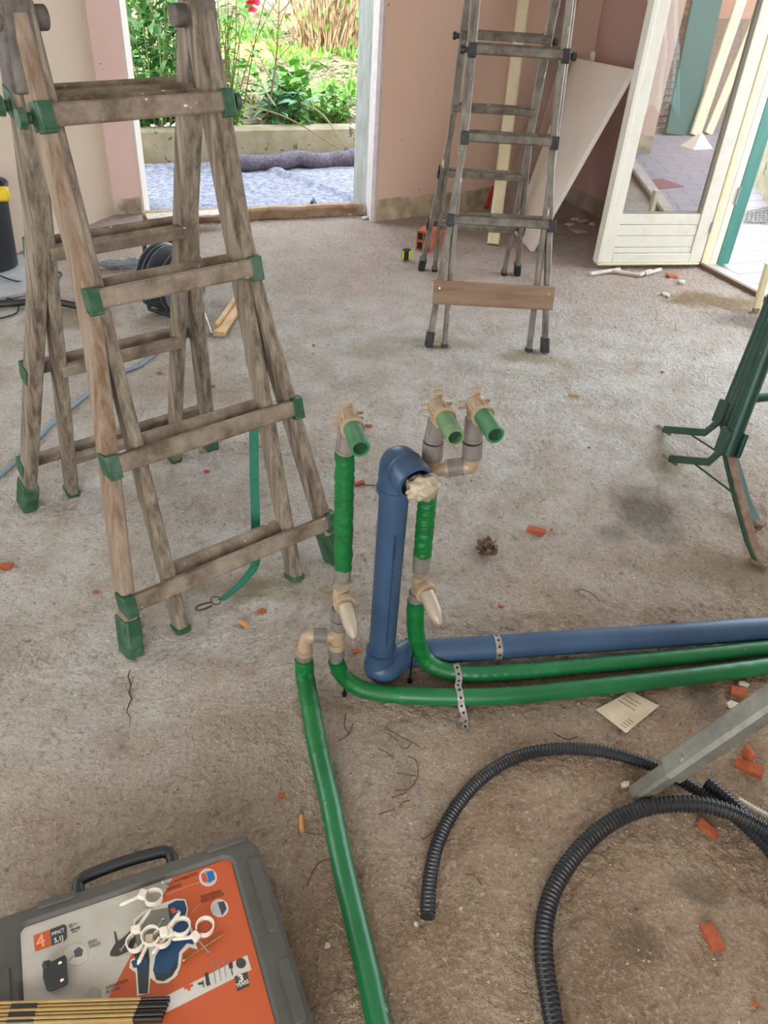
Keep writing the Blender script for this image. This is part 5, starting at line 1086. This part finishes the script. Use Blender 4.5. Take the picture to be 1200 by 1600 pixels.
lp('arrow_icon', [(109, 1454), (113, 1450), (113, 1451.7), (121, 1449), (121, 1447), (125.5, 1448.5), (122, 1453), (122, 1450.7), (113.5, 1453.5), (113.7, 1455)], '4a4844', 4); lp('plug_icon', [(107, 1445), (112, 1443), (113, 1448), (108, 1450)], '6a6862', 4); lp('plug_icon', [(114, 1444), (121, 1441.5), (121.5, 1443), (114.5, 1445.5)], '6a6862', 4)
for a, b in (((258, 1398), (305, 1380)), ((306, 1380), (314, 1378)), ((300, 1425), (316, 1410))):
    d = (b[1] - a[1]) / max(1, b[0] - a[0]); lp('callout_line', [(a[0], a[1]), (b[0], b[1]), (b[0], b[1] + .7), (a[0], a[1] + .7)], 'd79a80', 3)

# ------------------------------------------------------------------ things on the case
zc = ZL + .002
def clip(px, py, ang, pl_ang, lab, lift=.0, nail=None, ring=12):
    c = P(px, py, zc + .009 + lift); t = thing('pipe_clip', lab, 'pipe clip', V((c.x, c.y, zc)), 'white pipe clips piled on the case')
    d = lambda a: V((math.cos(a), math.sin(a), 0))
    R0 = ring * .00125; nrm_ = V((.15 * math.sin(ang), .15 * math.cos(ang), 1)).normalized(); ax_ = d(ang)
    # ring: band open on one side
    m_ = MB(); path = [c + (ax_ * math.cos(a) + nrm_.cross(ax_) * math.sin(a)) * R0 for a in [math.radians(x) for x in range(-160, 161, 12)]]
    rib_ = ribbon(path, nrm_, .011, .0024); rib_.build('ring', M['white'], t, smooth=50)
    hb_ = c - ax_ * (R0 + .006); m_ = MB(); m_.box(hb_, .013, .016, .011, ax_, nrm_.cross(ax_)); m_.build('hub', M['white'], t, bevel=.0015)
    dd = d(pl_ang); m_ = MB(); n0 = hb_ + V((0, 0, -.001)); prt = [n0 + dd * (.006 + .0022 * k) for k in range(17)]; m_.tube(prt, [(.0036 if k % 2 else .0029) for k in range(15)] + [.002, .001], 10); m_.build('wall_plug', M['white'], t)
    if nail is not None:
        nd = d(nail); m_ = MB(); m_.cyl(n0 + nd * .004, n0 + nd * .036, .0013, seg=8); m_.cyl(n0 + nd * .036, n0 + nd * .039, .002, .0042, 12); m_.build('nail', M['steel'], t)
RA = math.radians
clip(240, 1402, RA(-10), RA(212), 'white pipe clip lying apart, uppermost on the case', nail=RA(40))
clip(212, 1472, RA(-75), RA(68), 'leftmost white pipe clip of the pile, its nail pointing down left', nail=RA(245))
clip(253, 1466, RA(12), RA(258), 'white pipe clip in the middle of the pile, plug hanging down', .004, nail=RA(70))
clip(236, 1462, RA(200), RA(62), 'white pipe clip under the middle one, plug pointing up right', .012)
clip(283, 1448, RA(35), RA(240), 'white pipe clip behind the pile on the right of the middle', .006, nail=RA(80))
clip(320, 1448, RA(55), RA(190), 'rightmost white pipe clip with a shiny nail pointing down right', .002, nail=RA(-42))
# brass screw
a, b = P(289, 1500, zc + .003), P(350, 1459, zc + .003); t = thing('wood_screw', 'long brass-coloured wood screw lying right below the clips', 'screw', a); n = 70
m_ = MB(); m_.tube([a.lerp(b, k / n) for k in range(n + 1)], lambda k: (.0016 if k % 3 else .0024) * (1 if k < 64 else max(.1, (70 - k) / 6)) if k > 28 else .0018, 10); m_.build('shank', M['brass'], t); d = (b - a).normalized(); MB().cyl(a - d * .004, a, .0046, .002, 14).build('head', M['brass'], t)
# black hinge plate
t = thing('hinge_plate', 'black metal hinge plate with two holes lying on the case label', 'hinge', P(85, 1522, zc))
hp_ = [(68, 1504), (74, 1503), (77, 1507), (102, 1494), (104.5, 1498), (107, 1535), (104, 1540), (78, 1550), (73, 1548), (68, 1530)]
hz = zc + .010
MB().slab([P(x, y, hz) for x, y in hp_], (0, 0, .006)).build('leaf', M['case_black'], t, bevel=.001)
MB().slab([P(x, y, zc - .001) for x, y in ((70, 1522), (77, 1519), (81, 1545), (76, 1548))], (0, 0, .010)).build('flange', M['case_black'], t)
MB().cyl(P(72, 1505, hz) , P(76, 1516, hz), .007, seg=16).build('knuckle', M['case_black'], t)
for x, y in ((94, 1505), (97, 1532)): MB().cyl(P(x, y, hz + .0059), P(x, y, hz + .0065), .0030, seg=14).build('hole', M['white'], t)
# folding ruler
t = thing('folding_ruler', 'folded wooden ruler with black tips lying over the case at bottom left', 'ruler', P(120, 1580, ZT)); ra, rb_ = P(-120, 1577, ZT + .004), P(266, 1565, ZT + .004)
d = (rb_ - ra).normalized(); sdv = V((d.y, -d.x, 0)); L = (rb_ - ra).length
for k in range(6):
    z = V((0, 0, .0)); p0 = ra + sdv * (.0 + k * .0058) + V((0, 0, .007 if k % 2 else .0085)) ; L2 = L - .0015 * k
    s = MB().bar([p0, p0 + d * (L2 - .045)], (0, 0, 1), .015, .0042).build('slat', M['tan'], t); MB().bar([p0 + d * (L2 - .045), p0 + d * L2], (0, 0, 1), .0152, .0044).build('slat_tip', M['ruler_black'], s)
for kx in (.30,):
    MB().bar([ra + d * (L - .245) + sdv * .0145 + V((0, 0, .0078)), ra + d * (L - .205) + sdv * .0145 + V((0, 0, .0078))], (0, 0, 1), .0156, .034).build('joint_band', M['ruler_black'], t)
